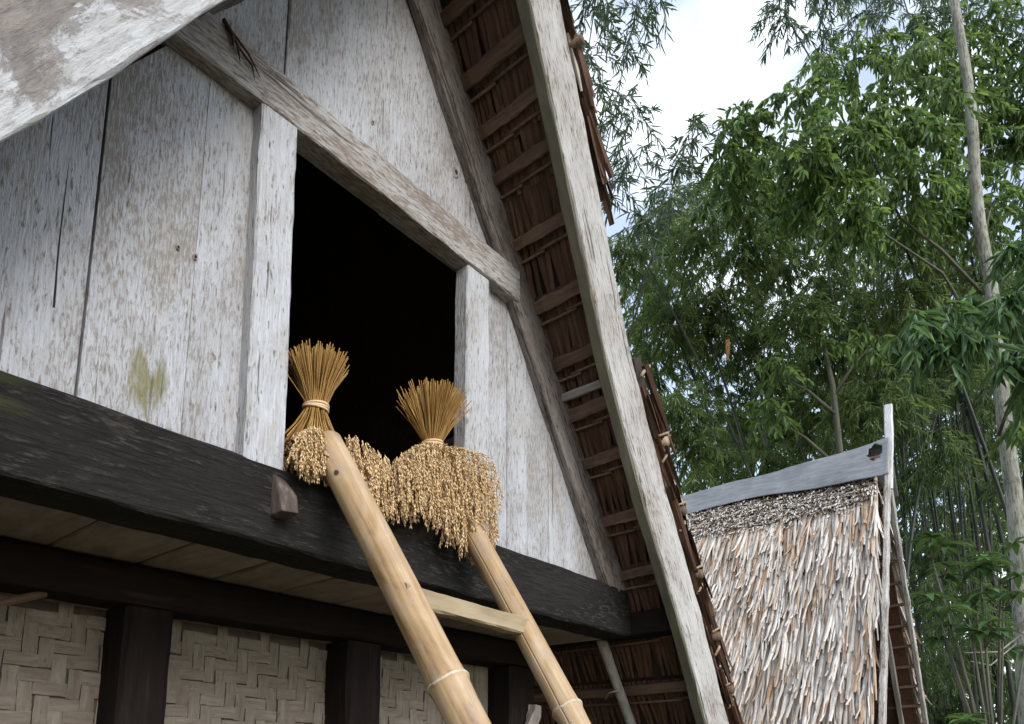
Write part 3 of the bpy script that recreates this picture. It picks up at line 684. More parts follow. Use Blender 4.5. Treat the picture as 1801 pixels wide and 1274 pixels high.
# ================================================================== rice sheaves
def grains_mesh(name, strands, mat, parent, origin):
    """strands: polylines of panicles; spindle grains set along each"""
    P, D, Ls, Wd = [], [], [], []
    for pts in strands:
        pts = [np.array(p) for p in pts]; n = 38
        for k in range(n):
            u = random.random() ** 0.85 * (len(pts) - 1); i = min(int(u), len(pts) - 2); f = u - i
            c = pts[i] * (1 - f) + pts[i + 1] * f; t = pts[i + 1] - pts[i]; t = t / (np.linalg.norm(t) + 1e-9)
            off = np.array([random.gauss(0, 1) for _ in range(3)]); off /= np.linalg.norm(off) + 1e-9
            P.append(c + off * random.uniform(0.001, 0.0048)); d = t + off * 0.30; D.append(d / np.linalg.norm(d)); Ls.append(random.uniform(0.0105, 0.015)); Wd.append(random.uniform(0.0013, 0.0019))
    P, D = np.array(P), np.array(D); n = len(P); Ls = np.array(Ls)[:, None]; Wd = np.array(Wd)[:, None]
    A = np.cross(D, rng.normal(size=(n, 3))); A /= np.linalg.norm(A, axis=1)[:, None]; B = np.cross(D, A)
    Q = np.empty((n, 6, 3)); c = P - np.array(origin)
    Q[:, 0] = c - D * Ls * 0.5; Q[:, 5] = c + D * Ls * 0.5
    Q[:, 1] = c + A * Wd; Q[:, 2] = c + B * Wd; Q[:, 3] = c - A * Wd; Q[:, 4] = c - B * Wd
    T = np.array([[0, 2, 1], [0, 3, 2], [0, 4, 3], [0, 1, 4], [5, 1, 2], [5, 2, 3], [5, 3, 4], [5, 4, 1]])
    F = (np.arange(n)[:, None, None] * 6 + T[None]).reshape(-1)
    me = bpy.data.meshes.new(name); me.vertices.add(n * 6); me.vertices.foreach_set('co', Q.reshape(-1))
    me.loops.add(len(F)); me.loops.foreach_set('vertex_index', F.astype(np.int32))
    me.polygons.add(len(F) // 3); me.polygons.foreach_set('loop_start', np.arange(0, len(F), 3, dtype=np.int32))
    a = me.attributes.new('rnd', 'FLOAT', 'POINT'); a.data.foreach_set('value', np.repeat(rng.random(n).astype(np.float32), 6))
    me.materials.append(mat); me.polygons.foreach_set('use_smooth', [True] * (len(F) // 3)); me.update(calc_edges=True); me.validate()
    return tag(add(name, me, parent, Matrix.Translation(V(origin))), kind='stuff')

def sheaf(tie, lean, fan_h, fan_r, label, columns, n_str, skirt, stray):
    """tie: knot of the bundle; columns(): x, y, top z, end z of one hanging panicle"""
    tie = V(tie); root = thing('rice_sheaf', (tie.x, tie.y, 2.293), label, 'rice sheaf', 'rice sheaves on the barn sill')
    lst = []
    for k in range(320):
        a = random.uniform(0, 2 * math.pi); q = math.sqrt(random.random())
        b = V((math.cos(a) * q, math.sin(a) * q, 0))
        h = fan_h * (1 - 0.20 * q * q + random.uniform(-0.12, 0.06))
        top = tie + V(lean) * h + b * fan_r * (1 + random.uniform(-.1, .2)) + V((random.gauss(0, .006), random.gauss(0, .006), h)); base = tie + b * 0.027
        mid = base.lerp(top, 0.5) - b * fan_r * 0.10
        lst.append(([base - V((0, 0, 0.012)), base + V((0, 0, 0.006)), mid, top], [0.0017, 0.0017, 0.0018, 0.0016]))
    for k in range(stray):
        a = random.uniform(math.pi * 0.9, math.pi * 1.25); b = V((math.cos(a), math.sin(a) * 0.5, 0)); base = tie + b * 0.026
        lst.append(([base, base + b * 0.06 + V((0, 0, 0.05)), base + b * 0.10 + V((0, 0, random.uniform(0.07, 0.12)))], 0.0017))
    for k in range(190):                     # below the tie the straw splays into the heads
        a = random.uniform(0, 2 * math.pi); q = math.sqrt(random.random()); b = V((math.cos(a) * q, math.sin(a) * q, 0))
        p = tie + b * 0.027
        e = p + b * skirt[0] + V((random.uniform(-.01, .01), random.uniform(-.01, .01), -skirt[1]))
        lst.append(([p + V((0, 0, 0.01)), p - V((0, 0, 0.008)), p.lerp(e, 0.5) - b * 0.008, e], [0.0022, 0.0022, 0.002, 0.002]))
    st = tag(tubes('straw', lst, M['stalk'], root, 4, tie), kind='stuff')
    ring = []
    for k in range(3):
        pts = [tie + V((math.cos(a) * 0.031, math.sin(a) * 0.031, 0.004 * math.sin(a + k) + (k - 1) * 0.0042)) for a in [i * math.pi / 12 for i in range(25)]]
        ring.append((pts, 0.0036))
    tubes('tie_band', ring, M['tie'], root, 6, tie)
    strands = []
    for k in range(n_str):
        x, y, zt, ze = columns()
        e = V((x + random.gauss(0.004, .016), y + random.gauss(-0.004, .006), ze - abs(random.gauss(0, .012)))); sh = V((x, y + 0.006, zt))
        s0 = tie + V((0, 0, -skirt[1] * 0.7)); s0 = s0.lerp(V((x, y, s0.z)), 0.35)
        s0.z = min(s0.z, max(zt, 2.33) + 0.01)
        pts = [s0.lerp(sh, 0.25), s0.lerp(sh, 0.7) + V((0, 0, 0.012)), sh, sh.lerp(e, 0.4) + V((0, -0.004, 0)), sh.lerp(e, 0.75), e]
        hang = (sh - e).length
        strands.append(pts[1:] if hang < 0.06 or zt > 2.42 and random.random() < 0.5 else pts[2:])
    grains_mesh('grain_heads', strands, M['grain'], root, tie)
    return root
def interp(x, tab):
    for (a, u), (b, v) in zip(tab, tab[1:]):
        if x <= b: return u + (v - u) * max(0, (x - a)) / (b - a)
    return tab[-1][1]
def colL():
    x = random.uniform(0.935, 1.30); back = random.random() < 0.26
    while not back and 1.005 < x < 1.088: x = random.uniform(0.935, 1.30)
    top = interp(x, [(0.93, 2.36), (0.98, 2.40), (1.06, 2.42), (1.16, 2.412), (1.30, 2.365)])
    low = interp(x, [(0.93, 2.285), (1.0, 2.27), (1.15, 2.225), (1.22, 2.235), (1.30, 2.25)])
    if back: return x * 0.85 + 0.165, random.uniform(1.485, 1.55), top + 0.004, random.uniform(2.31, 2.36)
    ze = low + random.random() ** 1.25 * (top - low - 0.05); zt = min(top, ze + random.uniform(0.07, 0.14))
    return x, 1.44 - 0.055 * random.random() * (1 - 0.4 * (zt - low) / (top - low)) - 0.01, zt, ze
def colR():
    x = random.uniform(1.235, 1.63) + random.gauss(0, .016); back = random.random() < 0.2
    top = interp(x, [(1.235, 2.395), (1.31, 2.465), (1.36, 2.485), (1.55, 2.525), (1.62, 2.53), (1.66, 2.49)])
    low = interp(x, [(1.235, 2.275), (1.34, 2.245), (1.42, 2.225), (1.50, 2.185), (1.565, 2.165), (1.61, 2.21), (1.66, 2.27)])
    if back: return min(x * 0.9 + 0.145, 1.60), random.uniform(1.44, 1.50), top - 0.01, random.uniform(2.31, 2.42)
    ze = low + random.random() ** 1.15 * (top - low - 0.06); zt = min(top, ze + random.uniform(0.08, 0.15))
    return x, 1.43 - 0.065 * random.random() * (1 - 0.3 * (zt - low) / (top - low)) - 0.01, zt, ze
sheaf((1.036, 1.49, 2.497), (0.02, 0, 0), 0.168, 0.074, 'taller upright rice sheaf by the left door jamb behind the ladder head', colL, 470, (0.06, 0.115), 2)
sheaf((1.425, 1.46, 2.525), (0.02, 0, 0), 0.185, 0.10, 'rice sheaf by the right door jamb, its grain hanging lowest over the sill', colR, 720, (0.07, 0.06), 10)

# ================================================================== second barn further along the row
X2, Y2, Z2 = 7.5, 1.40, 4.50
barn2 = thing('rice_barn', (X2, 3.2, 0), 'smaller far barn with pale shaggy thatch and grey ridge sheet, before the bamboo', 'barn')
s2d = V((-0.53, 0, -0.848)); s2n = V((-0.848, 0, 0.53))
def ridge2(y): return Z2 + 0.10 * max(0.0, (2.3 - y) / 0.9) ** 1.5 * 0.6 if y < 2.3 else Z2
def r2(s, y, o=0.0, side=-1):
    k = 1 if side < 0 else -1
    zr = ridge2(y); yy = y
    p = V((X2, 0, zr)) + s2d * s + s2n * o
    if side > 0: p.x = 2 * X2 - p.x
    p.y = yy; return p
for side in (-1, 1):
    vs, fs, n = [], [], 20
    for k in range(n + 1):
        s = -0.02 + 4.4 * k / n
        for o in (-0.13, 0.0):
            for y in (1.47, 2.0, 2.6, 4.6): p = r2(s, y, o, side); vs.append((p.x - X2, p.y - 3.2, p.z - 2.5))
    for k in range(n):
        b = k * 8
        for q in range(3):
            fs.append((b + q, b + q + 1, b + 9 + q, b + 8 + q)); fs.append((b + 4 + q, b + 12 + q, b + 13 + q, b + 5 + q))
        fs.append((b, b + 8, b + 12, b + 4)); fs.append((b + 3, b + 7, b + 15, b + 11))
    e = n * 8
    fs += [(e, e + 1, e + 5, e + 4), (e + 1, e + 2, e + 6, e + 5), (e + 2, e + 3, e + 7, e + 6)]
    me = mesh_data('roof', vs, fs, M['thatch_red']); fix_normals(me)
    o = add('roof', me, barn2, Matrix.Translation((X2, 3.2, 2.5)))
    if side < 0: roof2 = o
    else: roof2b = o
# thatch leaves on the visible slope
TL = [leaf_strip_data('thatch_leaf', random.uniform(0.021, 0.042), random.uniform(0.48, 0.74), 100 + i, M['thatch_obj'], 7, random.uniform(-0.01, 0.04)) for i in range(14)]
TS = [leaf_strip_data('thatch_leaf', random.uniform(0.014, 0.024), random.uniform(0.07, 0.13), 200 + i, M['thatch_obj'], 4, random.uniform(0.02, 0.05)) for i in range(8)]
cand = []
row = 0.50
while row < 3.9:
    y = 1.45
    while y < 4.5:
        cand.append((row + random.uniform(-0.07, 0.07), y, 0)); y += random.uniform(0.013, 0.026)
    row += 0.15
def leaf_matrix(s, y, short):
    p = r2(s, y, random.uniform(0.0, 0.012 if not short else 0.035))
    d = s2d + V((0, random.gauss(0, 0.055 if not short else 0.4), 0)) + s2n * (random.uniform(0.05, 0.10) if not short else random.uniform(-0.02, 0.32))
    return frame(p, d, (0, 1, 0)) @ Matrix.Rotation(math.pi if False else random.gauss(0, 0.22), 4, 'Z') @ Matrix.Diagonal((1, 1, random.uniform(0.7, 1.15), 1))
random.shuffle(cand)
near = sorted([c for c in cand if c[1] < 3.1 and c[0] < 3.0], key=lambda c: c[1] - random.random() * 1.5)[:300]
nearset = set(near)
for c in near: add('thatch_leaf', random.choice(TL), roof2, leaf_matrix(c[0], c[1], False))
vs, fs, rn = [], [], []
def accumulate(me, m, r):
    b = len(vs); vs.extend(m @ v.co for v in me.vertices); fs.extend(tuple(b + i for i in p.vertices) for p in me.polygons); rn.extend([r] * len(me.vertices))
for c in cand:
    if c not in nearset: accumulate(random.choice(TL), leaf_matrix(c[0], c[1], False), random.random())
for k in range(4200):      # short ragged capping under the ridge sheet
    s = random.uniform(0.20, 0.62) if random.random() < 0.8 else random.uniform(0.18, 0.74)
    accumulate(random.choice(TS), leaf_matrix(s, random.uniform(1.46, 4.3), True), random.uniform(0.42, 0.86))
for k in range(420):       # edge leaves by the barge board and on the far slope
    s = random.uniform(0.2, 3.9); p = r2(s, 1.47, random.uniform(-0.06, 0.02), random.choice((-1, 1, 1)))
    sg = 1 if p.x < X2 else -1
    accumulate(random.choice(TL), frame(p, V((s2d.x * sg, random.gauss(-0.02, .06), s2d.z)) + V((s2n.x * sg, 0, s2n.z)) * random.uniform(-0.02, 0.16), (0, 1, 0)) @ Matrix.Rotation(random.uniform(0, 6.28), 4, 'Z'), random.random())
me = mesh_data('thatch_mass', vs, fs, M['thatch_attr'])
a = me.attributes.new('rnd', 'FLOAT', 'POINT'); a.data.foreach_set('value', rn)
tag(add('thatch_mass', me, roof2), kind='stuff')
# barge boards, finial, ridge sheet
for side in (-1, 1):
    p0, p1 = r2(0.02, 1.375, -0.12, side), r2(4.3, 1.40, -0.12, side)
    beam('barge_board', [p1, p0], (0.848 * side, 0, 0.53), 0.085, 0.05, M['barge'], barn2, 40, 0.008, 0.01)
    p0, p1 = r2(0.1, 1.60, -0.17, side), r2(4.0, 1.62, -0.17, side)
    beam('rafter', [p1, p0], (0.848 * side, 0, 0.53), 0.06, 0.05, M['greywood'], barn2, 30, 0.006)
    for k in range(16):
        s = 0.35 + k * 0.235
        beam('batten', [r2(s, 1.41, -0.145, side), r2(s, 2.6, -0.145, side)], s2d, 0.035, 0.02, M['batten'], roof2 if side < 0 else roof2b, 12, 0.004)
for k in range(7):
    p = r2(0.9 + k * 0.45, 1.36, 0.03, 1)
    tube('batten_end', [p, p + V((0, 0.35, 0))], 0.02, M['cane'], roof2b, 8)
beam('finial', [(7.49, 1.385, 4.2), (7.50, 1.335, 4.7), (7.51, 1.315, 5.06)], (0, 1, 0), 0.085, 0.055, M['whitepost'], barn2, 20, 0.005, 0.012, ends=(1, 0.85))
# ridge sheet folded over the ridge; torn open beside the finial
vs, fs = [], []
ny, nw = 240, 67
def cap_top(y): return 4.60 + 0.10 * max(0.0, (3.3 - y) / 1.95) + 0.04 * max(0.0, (2.0 - y) / 0.65) ** 2
for i in range(ny + 1):
    y = 1.335 + 3.3 * i / ny; zt = cap_top(y); fl = 0.50 - 0.19 * min(1, max(0, (y - 1.40) / 1.3)) ** 0.8
    for j in range(nw + 1):
        u = -1 + 2 * j / nw; a = abs(u)
        w = 0.018 + 0.70 * fl * a; z = zt - fl * a ** 1.05 - 0.01
        nn = mnoise.noise(V((y * 2.2, u * 2, 4))) * 0.014 + mnoise.noise(V((y * 9, u * 6, 1))) * 0.004
        vs.append((X2 + math.copysign(w, u) + nn * (1 if u > 0 else -1), y, z + nn * 0.6))
hole = set()
for i in range(ny):
    for j in range(nw):
        yc = 1.335 + 3.3 * (i + 0.5) / ny; uc = -1 + 2 * (j + 0.5) / nw
        if ((yc - 1.455) / 0.065) ** 2 + ((uc + 0.33) / 0.24) ** 2 < 1 + 0.5 * mnoise.noise(V((yc * 40, uc * 12, 0))): continue
        fs.append((i * (nw + 1) + j, i * (nw + 1) + j + 1, (i + 1) * (nw + 1) + j + 1, (i + 1) * (nw + 1) + j))
capo = add('ridge_sheet', mesh_data('ridge_sheet', [(x - X2, y - 2.8, z - 4.5) for x, y, z in vs], fs, M['sheet'], True), barn2, Matrix.Translation((X2, 2.8, 4.5)))
sm = capo.modifiers.new('thick', 'SOLIDIFY'); sm.thickness = 0.006
# ridge log and dry straw seen through the tear
tube('ridge_pole', [(X2 - 0.02, 1.42, 4.50), (X2 - 0.02, 4.4, 4.42)], 0.06, M['batten'], barn2, 10)
# gable floor and wall inside the overhang
beam('gable_sill', [(5.98 + 0.12, 1.62, 1.83), (8.9, 1.62, 1.83)], (0, 0, 1), 0.16, 0.10, M['rung'], barn2, 20, 0.004)
beam('gable_shelf', [(6.9, 1.52, 1.80), (8.62, 1.52, 1.80)], (0, 1, 0), 0.22, 0.05, M['rung'], barn2, 14, 0.004)
for k in range(9):
    x0 = X2 - 1.15 + k * 0.26; zt = Z2 - 0.2 - abs(x0 + 0.13 - X2) * 1.6
    slab('plank', [(x0, 1.9), (x0 + 0.255, 1.9), (x0 + 0.255, max(1.95, Z2 - 0.45 - abs(x0 + 0.255 - X2) * 1.6)), (x0, max(1.95, Z2 - 0.45 - abs(x0 - X2) * 1.6))], 1.98, 2.015, M['near_black'], barn2)
for px in (6.5, 8.5):
    for py in (1.9, 4.0): beam('post', [(px, py, 0), (px, py, 1.9)], (1, 0, 0), 0.15, 0.15, M['darkwood'], barn2, 10, 0.005)
slab('back_wall', [(6.1, 1.9), (8.9, 1.9), (X2, 4.05)], 4.3, 4.34, M['near_black'], barn2)
slab('floor', [(6.2, 1.78), (8.8, 1.78), (8.8, 1.82), (6.2, 1.82)], 1.75, 4.2, M['darkwood'], barn2)
piv = V((X2, 1.40, 0))
barn2.matrix_basis = Matrix.Translation(piv) @ Matrix.Rotation(math.radians(4.1), 4, 'Z') @ Matrix.Translation(-piv) @ WM[barn2]

# ================================================================== vegetation
# foliage masses: x, y, z, radius of each spray of leaves (metres)
BAMBOO_A = [(13.2,4.7,12.7,0.62),(14.7,3.7,11.4,0.64),(15.1,4.9,8.7,0.69),(10.9,5.3,11.0,0.56),(16.1,1.7,11.9,0.64),(11.5,5.4,12.0,0.58),(14.2,5.5,8.7,0.68),(13.4,6.1,10.2,0.67),(15.4,3.1,11.5,0.65),(13.0,4.9,9.6,0.62),(12.2,3.5,10.4,0.55),(16.8,2.4,9.6,0.69),(15.7,4.3,8.4,0.7),(16.9,2.7,12.8,0.69),(11.2,5.3,9.4,0.56),(16.3,2.5,10.2,0.67),(14.7,3.4,10.7,0.64),(14.9,4.3,9.6,0.67),(14.2,4.8,9.5,0.66),(11.4,5.9,10.0,0.59),(12.0,4.7,10.1,0.58),(15.4,3.4,12.5,0.66),(13.7,4.5,11.0,0.63),(11.8,6.0,9.1,0.61),(14.5,5.0,14.4,0.68),(11.1,3.2,8.6,0.5),(10.6,3.7,9.7,0.5),(13.5,3.3,12.1,0.59),(10.2,4.8,7.2,0.51),(15.1,4.0,8.8,0.67),(9.7,5.4,9.9,0.51),(14.0,5.7,9.5,0.68),(14.0,1.0,9.4,0.54),(10.6,4.5,10.4,0.52),(16.3,1.9,10.7,0.65),(15.5,2.4,10.5,0.64),(12.5,4.2,6.8,0.58),(13.7,4.0,12.3,0.62),(12.3,5.4,11.2,0.61),(16.6,3.0,10.1,0.69),(15.1,1.7,8.8,0.6),(12.4,5.2,7.0,0.61),(15.3,1.1,9.4,0.59),(13.2,3.3,8.8,0.58),(14.9,3.2,9.1,0.64),(12.4,2.2,10.5,0.52),(16.7,1.0,11.7,0.64),(13.6,6.5,11.9,0.69),(13.5,5.4,13.8,0.65),(13.1,4.3,9.6,0.61),(13.1,3.0,9.1,0.57),(12.2,2.3,7.4,0.51),(12.6,1.8,9.3,0.51),(14.4,2.8,10.2,0.61),(17.1,1.9,10.5,0.68),(14.3,5.2,11.0,0.68),(10.7,4.8,6.7,0.53),(14.5,4.1,13.6,0.65),(12.7,6.7,10.4,0.66),(12.1,5.1,9.8,0.59),(16.8,2.1,13.0,0.67),(12.3,2.8,7.3,0.53),(14.4,1.3,10.1,0.56),(15.5,1.3,9.0,0.6),(12.5,6.5,11.6,0.65)]
BAMBOO_L = [(8.5,4.6,12.4,0.36),(8.4,4.5,10.4,0.35),(7.8,4.1,8.6,0.32),(7.2,4.3,12.2,0.31),(8.3,4.3,12.7,0.34),(7.7,4.1,10.3,0.32),(8.1,4.7,9.7,0.35),(7.3,4.4,9.9,0.32),(8.9,3.8,10.6,0.35),(8.0,3.7,8.9,0.32),(7.7,4.6,11.0,0.33),(7.3,4.5,11.2,0.32),(8.4,3.8,9.8,0.34),(7.5,3.6,11.9,0.3),(7.3,4.6,11.9,0.32)]
BAMBOO_T = [(14.3,2.2,16.6,0.49),(16.4,0.1,17.1,0.5),(15.2,-0.6,16.1,0.45),(12.4,2.5,15.6,0.44),(11.7,3.1,14.9,0.43),(14.8,0.9,16.8,0.47),(13.9,-0.4,14.2,0.41),(13.0,1.2,14.5,0.43),(15.3,1.7,17.9,0.51),(12.8,2.8,15.0,0.46),(13.4,3.3,17.8,0.49),(16.3,0.4,18.4,0.51),(14.2,0.7,15.3,0.45),(14.2,2.3,17.8,0.49)]
BROAD = [(12.6,0.5,10.2,0.52),(13.6,0.6,12.0,0.57),(13.2,1.2,13.2,0.57),(9.6,3.2,11.0,0.49),(13.9,-0.4,13.8,0.55),(13.9,0.4,12.8,0.57),(12.9,0.9,12.2,0.55),(9.7,2.5,11.0,0.47),(10.2,1.2,9.4,0.45),(14.3,0.2,13.8,0.58),(14.3,0.1,10.5,0.58),(9.3,1.7,9.9,0.43),(8.9,2.3,9.5,0.43),(13.8,-0.0,11.2,0.55),(12.4,1.5,13.4,0.55),(10.2,1.1,10.1,0.45),(10.7,3.1,10.5,0.53),(11.1,1.9,12.6,0.51),(13.1,0.8,13.8,0.55),(9.7,2.1,9.9,0.46),(13.6,0.3,14.3,0.55),(12.4,1.2,10.3,0.54),(9.3,1.8,8.6,0.43),(13.8,-0.1,12.5,0.55),(10.0,3.6,10.3,0.52),(10.6,2.0,10.1,0.49),(9.3,3.4,10.4,0.48),(11.6,1.5,9.8,0.52),(11.5,1.6,11.9,0.51),(11.7,2.4,13.0,0.55),(9.5,2.3,9.2,0.46),(12.4,1.0,10.7,0.53),(12.1,1.9,11.6,0.55),(14.2,0.1,12.3,0.57),(12.7,0.7,12.6,0.53),(11.0,3.4,11.6,0.55),(13.8,-0.3,13.0,0.54),(13.6,1.0,10.5,0.58)]
BROADLOW = [(8.9,0.9,6.6,0.18),(8.4,1.0,6.0,0.17),(8.2,1.1,6.2,0.17),(9.5,0.7,6.9,0.18),(8.4,0.7,6.0,0.16)]
BROADEDGE = [(9.0,0.3,5.9,0.17),(10.1,0.1,7.3,0.19),(8.8,-0.0,5.6,0.16),(9.8,0.1,6.6,0.18),(9.8,0.2,7.6,0.18),(9.3,0.0,6.6,0.17),(9.4,-0.1,7.2,0.17),(9.0,0.3,6.5,0.17),(9.0,0.2,5.7,0.17),(9.8,-0.1,6.4,0.18)]
CULMLEAF = [(14.1,0.7,7.7,0.49),(15.4,1.3,2.9,0.55),(16.4,1.6,6.6,0.59),(16.6,1.0,8.0,0.58),(14.1,2.4,3.1,0.54),(15.8,2.6,8.1,0.6),(16.5,1.1,4.8,0.58),(14.0,1.7,4.5,0.51),(14.3,1.2,8.0,0.51),(15.2,2.0,2.5,0.56),(12.7,1.9,7.6,0.48),(14.8,2.6,5.7,0.57),(15.1,2.1,5.4,0.56),(16.1,1.3,5.7,0.58),(15.0,1.9,3.4,0.55),(14.5,0.7,6.2,0.51),(13.3,1.6,6.7,0.49),(14.4,2.2,6.6,0.54),(15.2,2.5,4.5,0.58),(15.1,2.6,2.5,0.58),(16.4,1.4,3.7,0.59),(16.5,1.5,7.5,0.59),(17.3,0.8,6.2,0.6),(13.2,1.4,3.8,0.48),(14.6,1.1,2.2,0.52)]
WOOD = [(27.5,1.8,9.9,1.24),(28.0,2.4,4.4,1.27),(22.7,2.1,11.3,1.04),(21.2,3.2,3.8,1.01),(26.3,0.8,15.1,1.15),(25.1,0.9,10.3,1.1),(25.6,4.1,2.9,1.23),(29.0,0.1,13.3,1.24),(24.4,4.2,11.5,1.18),(27.6,3.6,7.1,1.3),(22.7,2.1,14.0,1.04),(21.6,2.7,6.9,1.01),(27.2,2.5,6.9,1.24),(26.9,2.8,3.3,1.24),(25.3,4.0,10.1,1.22),(23.2,3.4,11.9,1.11),(19.3,5.1,11.3,1.0),(20.3,4.6,10.9,1.02),(25.7,0.8,9.1,1.12),(20.8,7.1,10.8,1.13),(26.3,1.1,4.4,1.16),(27.4,3.1,5.4,1.28),(26.0,0.2,15.7,1.11),(21.5,2.1,8.7,0.99),(24.2,1.2,11.1,1.07),(23.0,4.4,13.9,1.13),(25.6,1.8,8.0,1.15),(20.7,8.7,10.5,1.18),(23.4,3.0,10.6,1.1),(26.7,3.1,14.2,1.24),(27.6,1.7,3.0,1.23),(26.8,4.8,8.0,1.3),(26.2,0.9,6.8,1.15),(22.4,5.9,10.7,1.16),(19.4,7.8,11.3,1.09),(26.3,1.2,5.7,1.16),(26.1,4.0,8.8,1.25),(25.1,1.5,13.0,1.12),(26.8,3.6,16.1,1.27),(22.0,3.7,4.9,1.06),(23.6,0.3,12.2,1.02),(26.8,0.5,8.0,1.16),(23.4,-0.2,13.2,0.99),(20.7,4.5,9.9,1.04),(25.2,2.2,10.9,1.15),(24.2,3.8,13.5,1.16),(19.4,6.4,11.3,1.05),(22.1,1.5,12.7,0.99),(22.8,0.9,14.4,1.0)]
SHRUB = [(9.0,1.0,3.1,0.18),(9.9,0.7,4.1,0.19),(9.3,0.7,3.3,0.18),(9.5,1.3,3.7,0.19),(9.5,0.9,3.8,0.19),(9.2,0.9,2.9,0.18),(9.3,0.7,3.6,0.18),(9.3,1.3,3.0,0.19),(10.5,0.6,3.1,0.2),(9.0,1.3,3.3,0.18),(9.0,1.3,3.9,0.18),(9.7,1.0,3.5,0.19)]
BROADLOW = BROADLOW + BROADEDGE
def rand_dirs(n):
    d = rng.normal(size=(n, 3)); return d / np.linalg.norm(d, axis=1)[:, None]
def spray_leaves(blobs, twigs, per, L, Wd, droop, flat=0.0, squash=0.8):
    """leaf origins, directions, normals of drooping twigs spread through each mass; also the twig lines"""
    O, D, N, tl = [], [], [], []
    for (x, y, z, r) in blobs:
        c = np.array([x, y, z])
        for k in range(twigs):
            d = rand_dirs(1)[0]; q = r * (0.35 + 0.9 * rng.random()); p = c + d * q * np.array([1, 1, squash])
            out = d * np.array([1, 1, 0.2]); out = out / (np.linalg.norm(out) + 1e-6)
            tw = 0.28 + 0.35 * rng.random(); s = p - out * tw * 0.5 + np.array([0, 0, tw * 0.25]); e = p + out * tw * 0.35 - np.array([0, 0, tw * (0.2 + 0.5 * droop)])
            tl.append(([s, (s + e) / 2 + np.array([0, 0, 0.04]), e], 0.004))
            for m in range(per):
                u = rng.random() ** 0.7; b = s + (e - s) * u + np.array([0, 0, 0.16 * u * (1 - u)])
                dd = (e - s) / np.linalg.norm(e - s) * 0.6 + rand_dirs(1)[0] * 0.75 + np.array([0, 0, -droop]); O.append(b); D.append(dd)
                nn = np.array([0, 0, 1.0]) + rand_dirs(1)[0] * 0.7; N.append(nn)
    n = len(O)
    return np.array(O), np.array(D), np.array(N), L * (0.65 + 0.6 * rng.random(n)), Wd * (0.7 + 0.5 * rng.random(n)), tl
def foliage(name, root, blobs, twigs, per, L, Wd, droop, mat, rlo=0.0, rhi=1.0, shape=(0.28, 0.72, 1.0, 0.62), curl=0.18, tw=True):
    O, D, N, Ls, Ws, tl = spray_leaves(blobs, twigs, per, L, Wd, droop)
    loc = np.array(root.location)
    me = leaf_mesh(name, O - loc, D, N, Ls, Ws, rlo + (rhi - rlo) * rng.random(len(O)), mat, curl, shape)
    o = tag(add(name, me, root, Matrix.Translation(root.location)), kind='stuff')
    if tw: tag(tubes('twigs', tl, M['twig'], root, 3, root.location), kind='stuff')
    return o
BSH = (0.22, 0.62, 1.0, 0.7)
def culm(root, base, top, r, bow=0.5, n=16, mat='culm'):
    base, top = V(base), V(top); pts, rad = [], []
    side = V((random.uniform(-1, 1), random.uniform(-1, 1), 0)) * bow
    for k in range(n + 1):
        u = k / n; p = base.lerp(top, u) + side * u * (1 - u) * 1.2; p.x -= (top.x - base.x) * (u - u ** 2.2) * 0.7; p.y -= (top.y - base.y) * (u - u ** 2.2) * 0.7
        pts.append(p); rad.append(r * (1 - 0.75 * u) * (1.0 if k % 2 else 1.06))
    return tube('culm', pts, rad, M[mat], root, 7)

# tall bamboo behind the far barn
bA = thing('bamboo_clump', (13.0, 3.2, 0), 'broad bamboo clump with fine dense leaves rising behind the far barn', 'bamboo', 'bamboo clumps')
foliage('foliage', bA, BAMBOO_A, 54, 22, 0.18, 0.026, 0.45, M['bleaf'], 0, 1, BSH)
for k in range(15):
    t = BAMBOO_A[(k * 3) % len(BAMBOO_A)]
    culm(bA, (13.0 + random.uniform(-1.2, 1.6), 3.4 + random.uniform(-1.0, 1.5), 0), (t[0], t[1], t[2] + 0.6), random.uniform(0.035, 0.055), 0.6)
culm(bA, (13.6, 4.2, 0), (11.2, 6.2, 11.8), 0.07, 0.1)
# airy bamboo tips against the sky, just past the near roof
bL = thing('bamboo_clump', (9.0, 6.6, 0), 'sparse airy bamboo tips against the white sky beside the near roof edge', 'bamboo', 'bamboo clumps')
foliage('foliage', bL, BAMBOO_L, 13, 13, 0.20, 0.024, 0.35, M['bleaf_blue'], 0, 1, BSH)
for k in range(5):
    t = BAMBOO_L[(k * 3) % len(BAMBOO_L)]; culm(bL, (9.0 + random.uniform(-.6, .6), 6.8 + random.uniform(-.6, .6), 0), (t[0], t[1], t[2]), 0.028, 0.3)
# bamboo overhead at the top right
bT = thing('bamboo_clump', (14.2, 0.6, 0), 'bamboo crown hanging in at the top right, above the broad-leaved tree', 'bamboo', 'bamboo clumps')
foliage('foliage', bT, BAMBOO_T, 26, 16, 0.20, 0.026, 0.5, M['bleaf_blue'], 0, 1, BSH)
for k in range(6):
    t = BAMBOO_T[(k * 2) % len(BAMBOO_T)]; culm(bT, (14.2 + random.uniform(-.7, .7), 0.6 + random.uniform(-.7, .7), 0), t[:3], 0.045, 0.4)
# dark thicket of upright culms on the right
bC = thing('bamboo_clump', (16.0, 2.3, 0), 'dark thicket of upright bamboo culms with sky between, right of the far barn', 'bamboo', 'bamboo clumps')
foliage('foliage', bC, CULMLEAF, 40, 16, 0.18, 0.026, 0.5, M['bleaf'], 0, 0.35, BSH)  # only the dark end of the leaf colours, painting in canopy shade
for k in range(52):
    u = random.random(); x = 14.3 + random.uniform(0, 4.0); y = (0.205 - 0.115 * u) * x
    culm(bC, (x, y, 0), (x + random.uniform(-.7, .7), y + random.uniform(-.6, .6), random.uniform(10, 13)), random.uniform(0.018, 0.042), 0.7, 12)
